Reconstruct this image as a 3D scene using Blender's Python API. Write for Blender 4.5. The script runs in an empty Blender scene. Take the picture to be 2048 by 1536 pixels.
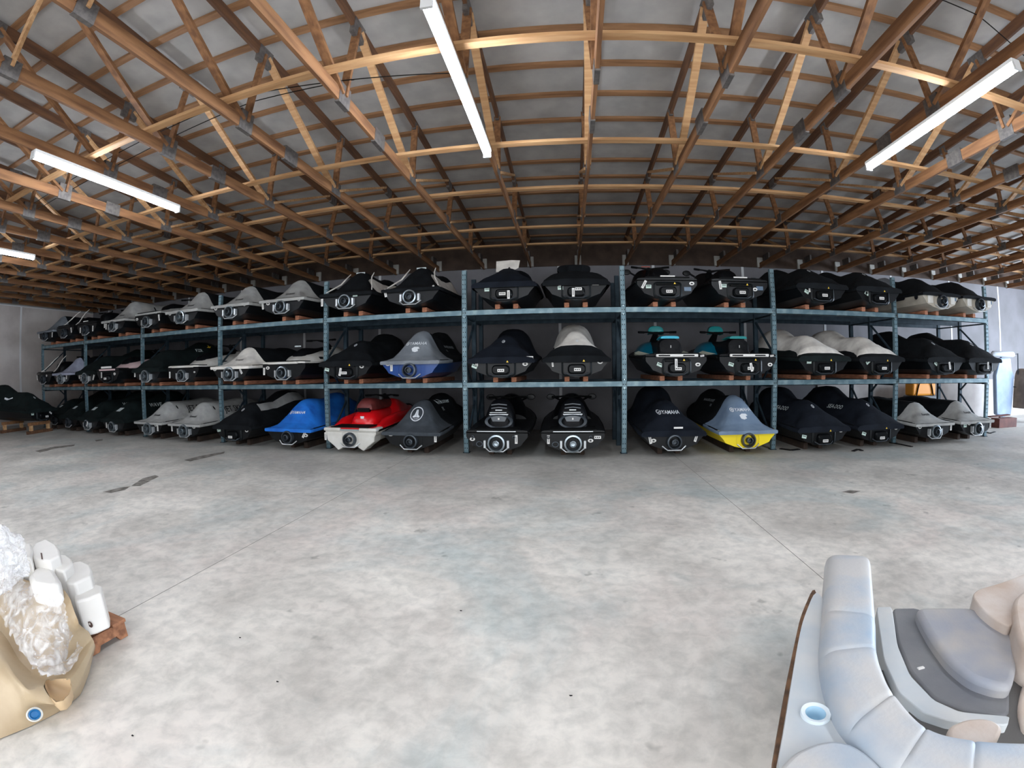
import bpy, bmesh, math, random
from mathutils import Vector, Matrix
from mathutils.bvhtree import BVHTree
random.seed(7)
C = bpy.context.scene.collection
PI = math.pi

# ------------------------------------------------------------------ camera, world, lights, exposure
CAM_Z = 1.539
cd = bpy.data.cameras.new('camera')
cd.type = 'PANO'; cd.sensor_width = 36.0; cd.sensor_fit = 'HORIZONTAL'
KF = (0.0, -0.06408553304, -2.592915296e-05, 1.964254848e-05, -2.470056755e-07)
for holder in (cd, getattr(cd, 'cycles', None)):
    if holder is None: continue
    try:
        holder.panorama_type = 'FISHEYE_LENS_POLYNOMIAL'
        holder.fisheye_fov = math.radians(179)
        for i, k in enumerate(KF): setattr(holder, 'fisheye_polynomial_k%d' % i, k)
        break
    except Exception: pass
cam = bpy.data.objects.new('camera', cd); C.objects.link(cam)
YAW, PITCH, ROLL = -0.121724, -0.031317, -0.012736
fw = Vector((math.sin(YAW)*math.cos(PITCH), math.cos(YAW)*math.cos(PITCH), math.sin(PITCH)))
rt = Vector((math.cos(YAW), -math.sin(YAW), 0)); up = rt.cross(fw)
r2 = rt*math.cos(ROLL) + up*math.sin(ROLL); u2 = -rt*math.sin(ROLL) + up*math.cos(ROLL)
cam.matrix_world = Matrix(((r2.x, u2.x, -fw.x, 0), (r2.y, u2.y, -fw.y, 0), (r2.z, u2.z, -fw.z, CAM_Z), (0, 0, 0, 1)))
bpy.context.scene.camera = cam
vs = bpy.context.scene.view_settings
vs.view_transform = 'Standard'; vs.look = 'None'; vs.gamma = 1.0; vs.use_curve_mapping = False
vs.exposure = 0.92
bpy.context.scene.cycles.max_bounces = 7
bpy.context.scene.cycles.use_denoising = True
w = bpy.data.worlds.new('world'); bpy.context.scene.world = w; w.use_nodes = True
bg = w.node_tree.nodes['Background']; bg.inputs[0].default_value = (.75, .87, 1, 1); bg.inputs[1].default_value = 1.2

def area(name, loc, rot, sx, sy, power, col):
    l = bpy.data.lights.new(name, 'AREA'); l.shape = 'RECTANGLE'; l.size = sx; l.size_y = sy; l.energy = power; l.color = col
    o = bpy.data.objects.new(name, l); C.objects.link(o); o.location = loc; o.rotation_euler = rot
    return o
# daylight coming in through the open front doors behind the camera and the open door in the right wall
area('daylight_front_door', (0.5, -4.4, 2.1), (math.radians(80), 0, 0), 9.5, 3.8, 170, (1.0, .97, .93))
area('daylight_side_door', (17.6, 6.3, 1.9), (math.radians(88), 0, math.radians(90)), 5.5, 3.6, 900, (.72, .84, 1.0))
TUBE_STRENGTH = 46.0

# the lens as numbers: at(px, py, z=..) gives the place where a line of sight meets a level or an upright plane
LF, L3, L5 = 886.9085, 0.059647, 0.005275
def at(px, py, z=None, y=None, x=None):
    a, b_ = px-1024, 768-py; r = math.hypot(a, b_); th = r/LF
    for _ in range(20): th -= (LF*(th+L3*th**3+L5*th**5)-r)/(LF*(1+3*L3*th**2+5*L5*th**4))
    d = (r2*a+u2*b_)*(math.sin(th)/r)+fw*math.cos(th)
    k = (z-CAM_Z)/d.z if z is not None else (y/d.y if y is not None else x/d.x)
    return Vector((0, 0, CAM_Z))+d*k

# ------------------------------------------------------------------ helpers
def lin(c):
    return tuple(((v/255)/12.92 if v/255 <= .04045 else ((v/255+.055)/1.055)**2.4) for v in c) + (1,)
MATS = {}
def mat(name, col, rough=.5, metal=0, col2=None, scale=8, detail=4, bump=0, bscale=40, mix=(.35, .65), coat=0, emis=None, estr=0, spec=None, stretch=None):
    if name in MATS: return MATS[name]
    m = bpy.data.materials.new(name); m.use_nodes = True; MATS[name] = m
    nt = m.node_tree; b = nt.nodes['Principled BSDF']
    if max(col) < 60 and spec is None: spec = .15
    b.inputs['Base Color'].default_value = lin(col); b.inputs['Roughness'].default_value = rough; b.inputs['Metallic'].default_value = metal
    if spec is not None: b.inputs['Specular IOR Level'].default_value = spec
    if coat: b.inputs['Coat Weight'].default_value = coat
    if emis: b.inputs['Emission Color'].default_value = lin(emis); b.inputs['Emission Strength'].default_value = estr
    tc = nt.nodes.new('ShaderNodeTexCoord'); vec = tc.outputs['Object']
    if stretch:
        mp = nt.nodes.new('ShaderNodeMapping'); mp.inputs['Scale'].default_value = stretch; nt.links.new(vec, mp.inputs[0]); vec = mp.outputs[0]
    if col2 is not None:
        n = nt.nodes.new('ShaderNodeTexNoise'); n.inputs['Scale'].default_value = scale; n.inputs['Detail'].default_value = detail
        nt.links.new(vec, n.inputs['Vector'])
        r = nt.nodes.new('ShaderNodeValToRGB'); r.color_ramp.elements[0].position = mix[0]; r.color_ramp.elements[1].position = mix[1]
        r.color_ramp.elements[0].color = lin(col); r.color_ramp.elements[1].color = lin(col2)
        nt.links.new(n.outputs['Fac'], r.inputs[0]); nt.links.new(r.outputs[0], b.inputs['Base Color'])
    if bump:
        n = nt.nodes.new('ShaderNodeTexNoise'); n.inputs['Scale'].default_value = bscale; n.inputs['Detail'].default_value = 3
        nt.links.new(vec, n.inputs['Vector'])
        bp = nt.nodes.new('ShaderNodeBump'); bp.inputs['Strength'].default_value = bump; bp.inputs['Distance'].default_value = .02
        nt.links.new(n.outputs['Fac'], bp.inputs['Height']); nt.links.new(bp.outputs[0], b.inputs['Normal'])
    return m

class MB:
    def __init__(s): s.v = []; s.f = []
    def quadgrid(s, rows, closed=False):
        b = len(s.v); n = len(rows[0])
        for r in rows: s.v += [tuple(p) for p in r]
        for i in range(len(rows)-1):
            for j in range(n if closed else n-1):
                k = (j+1) % n
                s.f.append((b+i*n+j, b+i*n+k, b+(i+1)*n+k, b+(i+1)*n+j))
        return s
    def poly(s, pts): b = len(s.v); s.v += [tuple(p) for p in pts]; s.f.append(tuple(range(b, b+len(pts)))); return s
    def box(s, x0, x1, y0, y1, z0, z1):
        b = len(s.v)
        s.v += [(x, y, z) for z in (z0, z1) for y in (y0, y1) for x in (x0, x1)]
        s.f += [tuple(b+i for i in q) for q in ((0, 2, 3, 1), (4, 5, 7, 6), (0, 1, 5, 4), (2, 6, 7, 3), (0, 4, 6, 2), (1, 3, 7, 5))]
        return s
    def bar(s, p, q, wd, hd, upv=(0, 0, 1)):
        p = Vector(p); q = Vector(q); d = (q-p).normalized(); u = Vector(upv)
        if abs(d.dot(u)) > .98: u = Vector((1, 0, 0))
        a = d.cross(u).normalized()*wd/2; c = a.cross(d).normalized()*hd/2
        b = len(s.v)
        for e in (p, q): s.v += [tuple(e-a-c), tuple(e+a-c), tuple(e+a+c), tuple(e-a+c)]
        s.f += [tuple(b+i for i in t) for t in ((0, 3, 2, 1), (4, 5, 6, 7), (0, 1, 5, 4), (1, 2, 6, 5), (2, 3, 7, 6), (3, 0, 4, 7))]
        return s
    def tube(s, pts, r, n=8, cap=True):
        pts = [Vector(p) for p in pts]; rows = []
        for i, p in enumerate(pts):
            d = (pts[min(i+1, len(pts)-1)]-pts[max(i-1, 0)]).normalized()
            u = Vector((0, 0, 1)) if abs(d.z) < .9 else Vector((1, 0, 0))
            a = d.cross(u).normalized(); c = a.cross(d).normalized(); rr = r[i] if isinstance(r, (list, tuple)) else r
            rows.append([p+(a*math.cos(2*PI*k/n)+c*math.sin(2*PI*k/n))*rr for k in range(n)])
        s.quadgrid(rows, True)
        if cap: s.poly(rows[0]); s.poly(rows[-1][::-1])
        return s
    def lathe(s, c, prof, axis='y', n=20, sx=1, sz=1):
        # prof: (radius, offset along axis)
        rows = []
        for r, o in prof:
            row = []
            for k in range(n):
                a = 2*PI*k/n; u, v = r*math.cos(a)*sx, r*math.sin(a)*sz
                row.append((c[0]+u, c[1]+o, c[2]+v) if axis == 'y' else ((c[0]+u, c[1]+v, c[2]+o) if axis == 'z' else (c[0]+o, c[1]+u, c[2]+v)))
            rows.append(row)
        return s.quadgrid(rows, True)
    def rrect(s, cx, cz, w_, h_, r, y, n=4):
        out = []
        for qx, qz, a0 in ((1, 1, 0), (-1, 1, 90), (-1, -1, 180), (1, -1, 270)):
            for k in range(n+1):
                a = math.radians(a0+90*k/n)
                out.append((cx+qx*(w_/2-r)+r*math.cos(a), y, cz+qz*(h_/2-r)+r*math.sin(a)))
        return out
    def mesh(s, name, smooth=35):
        me = bpy.data.meshes.new(name); me.from_pydata(s.v, [], s.f); 
        bm = bmesh.new(); bm.from_mesh(me)
        bmesh.ops.remove_doubles(bm, verts=bm.verts, dist=1e-5)
        bmesh.ops.recalc_face_normals(bm, faces=bm.faces)
        if smooth:
            ang = math.radians(smooth)
            for f in bm.faces: f.smooth = True
            for e in bm.edges:
                if len(e.link_faces) != 2 or e.calc_face_angle(0) > ang: e.smooth = False
        bm.to_mesh(me); bm.free(); return me
    def build(s, name, m, parent=None, smooth=35):
        me = s.mesh(name, smooth); me.materials.append(m)
        o = bpy.data.objects.new(name, me); C.objects.link(o)
        if parent is not None: o.parent = parent
        return o

def tag(o, label=None, cat=None, group=None, kind=None):
    if label: o['label'] = label
    if cat: o['category'] = cat
    if group: o['group'] = group
    if kind: o['kind'] = kind
    return o
def empty(name, loc, rz=0):
    o = bpy.data.objects.new(name, None); C.objects.link(o); o.location = loc; o.rotation_euler = (0, 0, rz); o.empty_display_size = .1
    return o
def children(o): return [c for c in ALLKIDS.get(o.name, [])] if False else list(o.children)
def copy_tree(o, parent=None):
    c = o.copy(); C.objects.link(c); c.parent = parent
    for ch in list(o.children): copy_tree(ch, c)
    return c
def bevel(o, wd, seg=2, ang=40):
    b = o.modifiers.new('bevel', 'BEVEL'); b.width = wd; b.segments = seg; b.limit_method = 'ANGLE'; b.angle_limit = math.radians(ang)
    return o
_txt = {}
def text_mesh(t, bold=.012):
    if (t, bold) in _txt: return _txt[(t, bold)]
    c = bpy.data.curves.new('t', 'FONT'); c.body = t; c.size = 1.0; c.align_x = 'CENTER'; c.align_y = 'CENTER'; c.offset = bold; c.resolution_u = 2
    o = bpy.data.objects.new('t', c); C.objects.link(o)
    bpy.context.view_layer.update()
    me = bpy.data.meshes.new_from_object(o.evaluated_get(bpy.context.evaluated_depsgraph_get()))
    vs_ = [tuple(v.co)[:2] for v in me.vertices]; fs = [tuple(p.vertices) for p in me.polygons]
    bpy.data.objects.remove(o); bpy.data.curves.remove(c); bpy.data.meshes.remove(me)
    _txt[(t, bold)] = (vs_, fs); return _txt[(t, bold)]

# ------------------------------------------------------------------ materials of the building
WOOD = mat('lumber', (142, 100, 64), .75, col2=(104, 68, 40), scale=3, detail=6, stretch=(6, .6, 6), bump=.15, bscale=30)
WOOD_L = mat('pale_lumber', (200, 160, 116), .75, col2=(172, 128, 86), scale=3, detail=6, stretch=(.6, 6, 6))
WOOD_D = mat('brown_lumber', (104, 70, 44), .8, col2=(78, 50, 31), scale=3, detail=6, stretch=(6, .8, 6))
WOOD_P = mat('purlin_lumber', (150, 110, 76), .75, col2=(122, 86, 56), scale=3, detail=6, stretch=(.6, 6, 6))
PLATE = mat('galvanised_plate', (118, 112, 108), .55, .5, col2=(92, 88, 86), scale=20)
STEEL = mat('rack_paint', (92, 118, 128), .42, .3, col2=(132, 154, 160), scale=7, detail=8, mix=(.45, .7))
STEEL_SHADE = mat('rack_paint_shaded', (34, 46, 55), .55, .2, col2=(50, 64, 72), scale=7, detail=8)  # shaded copy of the rack paint: dimness of the inner parts put into colour
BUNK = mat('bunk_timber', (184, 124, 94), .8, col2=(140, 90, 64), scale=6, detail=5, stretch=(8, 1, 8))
BUNK_END = mat('bunk_end_grain', (226, 146, 104), .8, col2=(205, 120, 90), scale=20)
LINER = mat('white_roof_liner', (166, 162, 158), .75, col2=(148, 145, 142), scale=2.5, bump=.35, bscale=3.0)
WALLP = mat('wall_panel', (118, 116, 120), .7, col2=(104, 102, 104), scale=1.4, detail=6, bump=.05)
WALLS = mat('wall_seam_tape', (205, 205, 205), .6)
DARK = mat('dark_void', (24, 20, 18), .9)

def floor_material():
    m = bpy.data.materials.new('polished_concrete'); m.use_nodes = True; nt = m.node_tree; b = nt.nodes['Principled BSDF']
    tc = nt.nodes.new('ShaderNodeTexCoord')
    def noise(sc, det, dist=0, off=0):
        mp = nt.nodes.new('ShaderNodeMapping'); mp.inputs['Location'].default_value = (off, off*.7, 0); nt.links.new(tc.outputs['Object'], mp.inputs[0])
        n = nt.nodes.new('ShaderNodeTexNoise'); n.inputs['Scale'].default_value = sc; n.inputs['Detail'].default_value = det; n.inputs['Distortion'].default_value = dist
        n.inputs['Roughness'].default_value = .62
        nt.links.new(mp.outputs[0], n.inputs['Vector']); return n.outputs['Fac']
    def ramp(f, p0, c0, p1, c1):
        r = nt.nodes.new('ShaderNodeValToRGB'); r.color_ramp.elements[0].position = p0; r.color_ramp.elements[1].position = p1
        r.color_ramp.elements[0].color = c0; r.color_ramp.elements[1].color = c1; nt.links.new(f, r.inputs[0]); return r.outputs[0]
    def mixc(f, a, c, mode='MIX'):
        x = nt.nodes.new('ShaderNodeMix'); x.data_type = 'RGBA'; x.blend_type = mode
        if hasattr(f, 'links'): nt.links.new(f, x.inputs[0])
        else: x.inputs[0].default_value = f
        for s_, i in ((a, 6), (c, 7)):
            if hasattr(s_, 'links'): nt.links.new(s_, x.inputs[i])
            else: x.inputs[i].default_value = s_
        return x.outputs[2]
    base = ramp(noise(.9, 9, .4), .34, lin((190, 184, 176)), .62, lin((232, 226, 217)))
    teal = ramp(noise(.55, 6, .8, 7), .5, (0, 0, 0, 1), .66, (1, 1, 1, 1))
    c = mixc(teal, base, mixc(.6, base, lin((172, 186, 186))))
    pink = ramp(noise(.5, 5, .5, 31), .52, (0, 0, 0, 1), .7, (1, 1, 1, 1))
    c = mixc(pink, c, mixc(.55, c, lin((218, 202, 194))))
    fine = ramp(noise(9, 8, .3, 3), .35, (.70, .71, .71, 1), .6, (1, 1, 1, 1))
    c = mixc(.75, c, fine, 'MULTIPLY')
    spots = ramp(noise(3.4, 3, 0, 13), .27, (.55, .55, .54, 1), .33, (1, 1, 1, 1))
    c = mixc(.8, c, spots, 'MULTIPLY')
    # greyer band of concrete towards the rack, with a noisy edge
    sx = nt.nodes.new('ShaderNodeSeparateXYZ'); nt.links.new(tc.outputs['Object'], sx.inputs[0])
    wd = nt.nodes.new('ShaderNodeMath'); wd.operation = 'MULTIPLY_ADD'; nt.links.new(noise(.7, 6, 1.2, 57), wd.inputs[0]); wd.inputs[1].default_value = 3.0
    nt.links.new(sx.outputs[1], wd.inputs[2])
    rack_band = nt.nodes.new('ShaderNodeMapRange'); nt.links.new(wd.outputs[0], rack_band.inputs[0])
    rack_band.inputs[1].default_value = 5.8; rack_band.inputs[2].default_value = 9.2; rack_band.inputs[3].default_value = 0; rack_band.inputs[4].default_value = .6
    c = mixc(rack_band.outputs[0], c, mixc(.8, c, lin((150, 150, 145)), 'MIX'))
    # saw cut joints
    last = None
    for xj in (1.93, -2.8, 6.6, -7.5):
        a = nt.nodes.new('ShaderNodeMath'); a.operation = 'SUBTRACT'; nt.links.new(sx.outputs[0], a.inputs[0]); a.inputs[1].default_value = xj
        d = nt.nodes.new('ShaderNodeMath'); d.operation = 'ABSOLUTE'; nt.links.new(a.outputs[0], d.inputs[0])
        l = nt.nodes.new('ShaderNodeMath'); l.operation = 'LESS_THAN'; nt.links.new(d.outputs[0], l.inputs[0]); l.inputs[1].default_value = .0035
        if last is None: last = l.outputs[0]
        else:
            q = nt.nodes.new('ShaderNodeMath'); q.operation = 'MAXIMUM'; nt.links.new(last, q.inputs[0]); nt.links.new(l.outputs[0], q.inputs[1]); last = q.outputs[0]
    c = mixc(last, c, lin((110, 104, 98)))
    nt.links.new(c, b.inputs['Base Color'])
    rr = ramp(noise(1.5, 5, .3, 77), .3, (.42, .42, .42, 1), .7, (.7, .7, .7, 1)); nt.links.new(rr, b.inputs['Roughness'])
    bp = nt.nodes.new('ShaderNodeBump'); bp.inputs['Strength'].default_value = .12; bp.inputs['Distance'].default_value = .01
    nt.links.new(noise(25, 6), bp.inputs['Height']); nt.links.new(bp.outputs[0], b.inputs['Normal'])
    return m

# ------------------------------------------------------------------ building shell
XL, XR, YB, YF = -18.4, 17.7, 11.3, -4.5
EAVE = 4.96
def ztop(y): return 5.43-.060*abs(y)          # underside of the top chords
tag(MB().box(XL-.2, XR+.2, YF-2, YB+.2, -.15, 0).build('floor', floor_material(), smooth=0), kind='structure')
def wall(name, boxes, m=WALLP):
    b = MB()
    for q in boxes: b.box(*q)
    return tag(b.build(name, m, smooth=0), kind='structure')
wb = wall('wall_back', [(XL-.2, XR+.2, YB, YB+.15, 0, EAVE)])
wl = wall('wall_left', [(XL-.15, XL, YF, YB, 0, 5.6)], mat('left_wall_panel', (192, 184, 178), .7, col2=(172, 162, 156), scale=1.4, detail=6, bump=.05))
wall('wall_right', [(XR, XR+.15, YF, 3.3, 0, 5.6), (XR, XR+.15, 9.3, YB, 0, 5.6), (XR, XR+.15, 3.3, 9.3, 3.9, 5.6)])
wall('wall_front', [(XL, -6.5, YF-.15, YF, 0, 5.3), (7.5, XR, YF-.15, YF, 0, 5.3), (-6.5, 7.5, YF-.15, YF, 4.2, 5.3)])
# taped seams of the liner panels: left wall and back wall
b = MB()
for y in (8.08, 5.64, 3.2, .8, -1.6): b.box(XL, XL+.008, y-.035, y+.035, 0, 4.18)
b.box(XL, XL+.01, YF, YB, 4.16, 4.24)
tag(b.build('trim_1', WALLS, smooth=0), kind='structure')
b = MB(); x = -17.2
while x < XR:
    b.box(x-.035, x+.035, YB-.008, YB, 0, 4.3); x += 1.219*2
tag(b.build('trim_2', WALLS, smooth=0), kind='structure')
# lower part of the back wall: duller splash boarding on the right
tag(MB().box(6.9, XR, YB-.03, YB, 0, 1.2).build('wall_back_wainscot', mat('splash_board', (184, 178, 174), .7, col2=(164, 156, 152), scale=2, detail=6), smooth=0), kind='structure')
# roof deck: insulated white liner in shallow troughs
b = MB(); rows = []
NX = 140
for sgn, ys in ((1, (YB+.2, 0)), (-1, (0, YF-.4))):
    pass
ys = [YB+.2, 0, YF-.4]
b = MB()
for z_ in (.18, .26):
    b.quadgrid([[(XL-.2, y, ztop(y)+z_), (XR+.2, y, ztop(y)+z_)] for y in ys])
tag(b.build('ceiling', LINER, smooth=0), kind='structure')
# purlins
k = 0; y = 4.18+.617*11
ORD = ['first', 'second', 'third', 'fourth', 'fifth', 'sixth', 'seventh', 'eighth', 'ninth', 'tenth', 'eleventh', 'twelfth', 'thirteenth', 'fourteenth', 'fifteenth', 'sixteenth', 'seventeenth', 'eighteenth', 'nineteenth', 'twentieth', 'twenty-first', 'twenty-second']
while y > .6:
    o = MB().box(XL, XR, y-.045, y+.045, ztop(y)+.14, ztop(y)+.18).build('roof_purlin', WOOD_P, smooth=0)
    tag(o, 'timber roof purlin under the white liner, %s row out from the back wall' % ORD[k], 'purlin', 'purlins under the roof liner')
    y -= .617; k += 1

# ------------------------------------------------------------------ trusses
TRX = [.363+i*1.2192 for i in range(-15, 15)]
def make_truss():
    r = empty('roof_truss', (0, 0, 0))
    BC = 4.176
    c1 = MB().bar((0, YF+.05, BC+.07), (0, YB-.02, BC+.07), .038, .14).build('bottom_chord', WOOD, r, 0)
    m = MB()
    m.bar((0, 0, ztop(0)+.07), (0, YB-.05, ztop(YB)+.07), .038, .14); m.bar((0, 0, ztop(0)+.07), (0, YF+.05, ztop(YF)+.07), .038, .14)
    m.build('top_chord', WOOD_D, r, 0)
    zt = lambda y: ztop(y)+.05
    webs = [((3.56, BC+.1), (3.66, zt(3.66))), ((3.72, zt(3.72)), (5.6, BC+.1)), ((5.66, BC+.1), (5.7, zt(5.7))), ((5.76, BC+.1), (7.5, zt(7.5))),
            ((7.64, BC+.1), (7.88, zt(7.88))), ((7.7, BC+.1), (9.5, zt(9.5))), ((9.58, BC+.1), (9.66, zt(9.66))), ((9.66, BC+.1), (10.8, zt(10.8))),
            ((3.5, BC+.1), (1.55, zt(1.55))), ((1.45, BC+.1), (1.5, zt(1.5))), ((1.35, BC+.1), (.05, zt(0)))]
    for p, q in webs: MB().bar((0, p[0], p[1]), (0, q[0], q[1]), .038, .089, (1, 0, 0)).build('web', WOOD_L if len(r.children) % 2 else WOOD, r, 0)
    plates = [(3.55, BC+.1, .22, .24), (4.46, BC+.08, .28, .19), (5.66, BC+.1, .26, .2), (7.62, BC+.09, .26, .18), (9.6, BC+.08, .24, .16),
              (3.67, zt(3.66)-.02, .26, .22), (5.72, zt(5.7)-.01, .14, .12), (7.7, zt(7.7)-.01, .22, .14), (9.55, zt(9.3), .2, .13), (1.45, BC+.08, .2, .18), (1.52, zt(1.5), .22, .16), (10.8, BC+.2, .3, .16)]
    for y_, z_, a, h in plates:
        MB().box(-.026, .026, y_-a/2, y_+a/2, z_-h/2, z_+h/2).build('gusset_plate', PLATE, r, 0)
    MB().box(-.08, .08, YB-.07, YB-.021, 4.2, 4.46).build('heel_block', mat('pale_heel_block', (176, 174, 168), .7), r, 0)
    return r
def truss_label(i):
    # numbered from the truss that carries the central light
    n = i-14
    if n == 0: return 'roof truss with the central tube light fixed under its bottom chord'
    side = 'right' if n > 0 else 'left'
    return 'timber roof truss, %s one to the %s of the truss carrying the central light' % (ORD[abs(n)-1], side)
tr = make_truss()
for i, x in enumerate(TRX):
    o = tr if i == 0 else copy_tree(tr)
    o.location.x = x
    tag(o, truss_label(i), 'roof truss', 'roof trusses')
for k, (y, nm) in enumerate(((9.67, 'nearest the back wall'), (8.46, 'second out from the back wall'), (6.54, 'middle one of five rows'), (5.08, 'second nearest the camera'), (3.18, 'nearest the camera'))):
    o = MB().box(XL, XR, y-.045, y+.045, 4.318, 4.356).build('lateral_brace', WOOD_L, smooth=0)
    tag(o, 'pale flat board nailed across the truss bottom chords, %s' % nm, 'brace board', 'lateral braces over the bottom chords')

tag(MB().box(XL, XR, YB-.02, YB, 4.2, ztop(YB)+.18).build('trim_3', mat('wall_top_band', (84, 68, 58), .85, col2=(64, 50, 42), scale=3), smooth=0), kind='structure')  # brown-grey band across the top of the back wall
# ------------------------------------------------------------------ tube lights
TUBE = mat('tube_glow', (255, 255, 255), .4, emis=(236, 244, 255), estr=TUBE_STRENGTH)
CAPM = mat('lamp_cap', (200, 200, 200), .4)
def make_light():
    r = empty('tube_light', (0, 0, 0))
    MB().box(-.05, .05, -1.23, 1.23, .035, .07).build('housing', mat('lamp_housing', (225, 225, 222), .4), r, 0)
    MB().tube([(0, -1.21, 0), (0, 1.21, 0)], .042, 12).build('tube', TUBE, r)
    for s in (-1, 1): MB().box(-.045, .045, s*1.23-.012, s*1.23+.012, -.045, .06).build('end_cap', CAPM, r, 0)
    return r
tl = make_light()
for i, (x, lab) in enumerate(((TRX[14], 'lit tube light at centre, hung under a truss above the covered skis'), (TRX[18], 'lit tube light on the right side of the ceiling'),
                              (TRX[10], 'lit tube light on the left side of the ceiling'), (TRX[6], 'lit tube light far left, cut by the edge of the picture'))):
    o = tl if i == 0 else copy_tree(tl)
    o.location = (x, 3.64, 4.106); tag(o, lab, 'tube light', 'ceiling tube lights')
    b = copy_tree(o); b.location = (x, -1.3, 4.106); tag(b, lab.replace('tube light', 'added fill tube light behind the camera, in line with the one')[:0]+'added fill tube light overhead behind the camera, %s in its row' % ('second from right', 'rightmost', 'third from right', 'leftmost')[i], 'tube light', 'ceiling tube lights')  # extra tube row added out of view to brighten the foreground
# thin wires strung across the trusses
for k, (pts, lab) in enumerate((([(-9, 3.9, 4.62), (-5.6, 3.6, 4.56), (-3.3, 3.5, 4.6), (-.83, 3.6, 4.35)], 'thin dark electric wire strung across trusses left of the central light'),
                                ([(1.6, 2.4, 4.9), (2.9, 2.5, 4.72), (4.0, 2.6, 4.78), (6.4, 3.2, 4.7)], 'thin dark electric wire strung across trusses near the right light'),
                                ([(-9, 4.05, 4.58), (-5.6, 3.75, 4.5), (-3.3, 3.62, 4.58), (-2.0, 3.6, 4.5)], 'second thin wire running just behind the first, left of the central light'))):
    tag(MB().tube(pts, .006, 5).build('electric_wire', DARK), lab, 'wire', 'wires in the roof')

# ------------------------------------------------------------------ storage rack
PX = [(i-5.7+.0623)*2.918 for i in range(10)]
RY = 8.03
TOPS = [2.72, 2.9, 3.0, 3.38, 3.41, 3.42, 3.42, 3.41, 3.40, 3.40]
def make_upright(h):
    r = empty('rack_upright', (0, 0, 0))
    def post(y, wdt=.085):
        b = MB(); b.box(-.042, .042, y-.004, y+.004, 0, h)      # web with slots, lips either side
        b.box(-.045, -.038, y-.004, y+.06, 0, h); b.box(.038, .045, y-.004, y+.06, 0, h)
        o = b.build('post', STEEL if y < .1 else STEEL_SHADE, r, 0)
        return o
    p = post(0)
    b = MB(); z = .08
    while z < h-.05:
        for s in (-.02, .02): b.box(s-.006, s+.006, -.0065, -.003, z, z+.022)
        z += .09
    tag(b.build('slot_pattern', DARK, p, 0), kind='stuff')
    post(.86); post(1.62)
    MB().box(-.06, .06, -.03, .1, 0, .012).build('foot_plate', STEEL_SHADE, r, 0)
    for (a, c) in (((.02, .15), (.86, .95)), ((.86, 1.0), (.02, 1.75)), ((.02, 1.8), (.86, 2.5)), ((.86, .2), (1.62, 1.1)), ((1.62, 1.2), (.86, 2.0)), ((.02, 2.55), (.86, 2.55)), ((.02, 1.2), (.86, 1.2)), ((.86, 2.55), (1.62, 2.55)), ((.86, 1.2), (1.62, 1.2))):
        MB().bar((0, a[0]+.03, a[1]), (0, c[0]+.03, c[1]), .03, .035, (1, 0, 0)).build('brace', STEEL_SHADE, r, 0)
    for z in (1.2717, 2.6078):
        for zz in (z-.075, z+.075): MB().lathe((0, -.012, zz), [(0, -.006), (.011, -.006), (.011, 0), (.012, .01)], n=8).build('bolt', mat('bolt_head', (190, 205, 210), .3, .6), r)
    return r
BAY = ['far left end bay', 'second bay from the left end', 'bay over the two pale grey covers', 'bay over the bright blue cover', 'bay over the red ski',
       'centre bay over the two uncovered black skis', 'bay over the yellow-hulled ski', 'second bay from the right end', 'right end bay']
UPL = ['steel-blue rack upright at the far left end of the rack', 'steel-blue rack upright, second from the left end', 'steel-blue rack upright, third from the left end, left of the pale grey covers',
       'steel-blue rack upright between the pale grey covers and the black swoosh cover', 'steel-blue rack upright between the blue-covered ski and the red ski',
       'steel-blue rack upright right of the red ski bay, left of the uncovered black skis', 'steel-blue rack upright right of the two uncovered black skis',
       'steel-blue rack upright just right of the yellow-hulled ski', 'steel-blue rack upright second from the right end', 'steel-blue rack upright at the right end of the rack']
for i, x in enumerate(PX):
    u = make_upright(TOPS[i]); u.location = (x, RY, 0); tag(u, UPL[i], 'rack upright', 'uprights of the storage rack')
for lvl, (z, ln) in enumerate(((1.2717, 'middle'), (2.6078, 'top'))):
    for i in range(9):
        b = MB(); b.box(.045, 2.873, -.035, -.02, -.055, .055); b.box(.045, 2.873, -.035, .03, .045, .055); b.box(.045, 2.873, -.035, .03, -.055, -.045)
        o = b.build('shelf_beam', STEEL, smooth=0); o.location = (PX[i], RY, z)
        tag(o, 'steel-blue front beam of the %s shelf, %s' % (ln, BAY[i]), 'shelf beam', 'front beams of the rack')
        for yy, ww in ((.86, 'inner'), (1.62, 'rear')):
            o = MB().box(.045, 2.873, -.02, .02, -.055, .055).build('shelf_beam', STEEL_SHADE, smooth=0); o.location = (PX[i], RY+yy+.03, z)
            tag(o, 'shade-darkened steel %s beam of the %s shelf, %s' % (ww, ln, BAY[i]), 'shelf beam', '%s beams of the rack' % ww)

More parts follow.
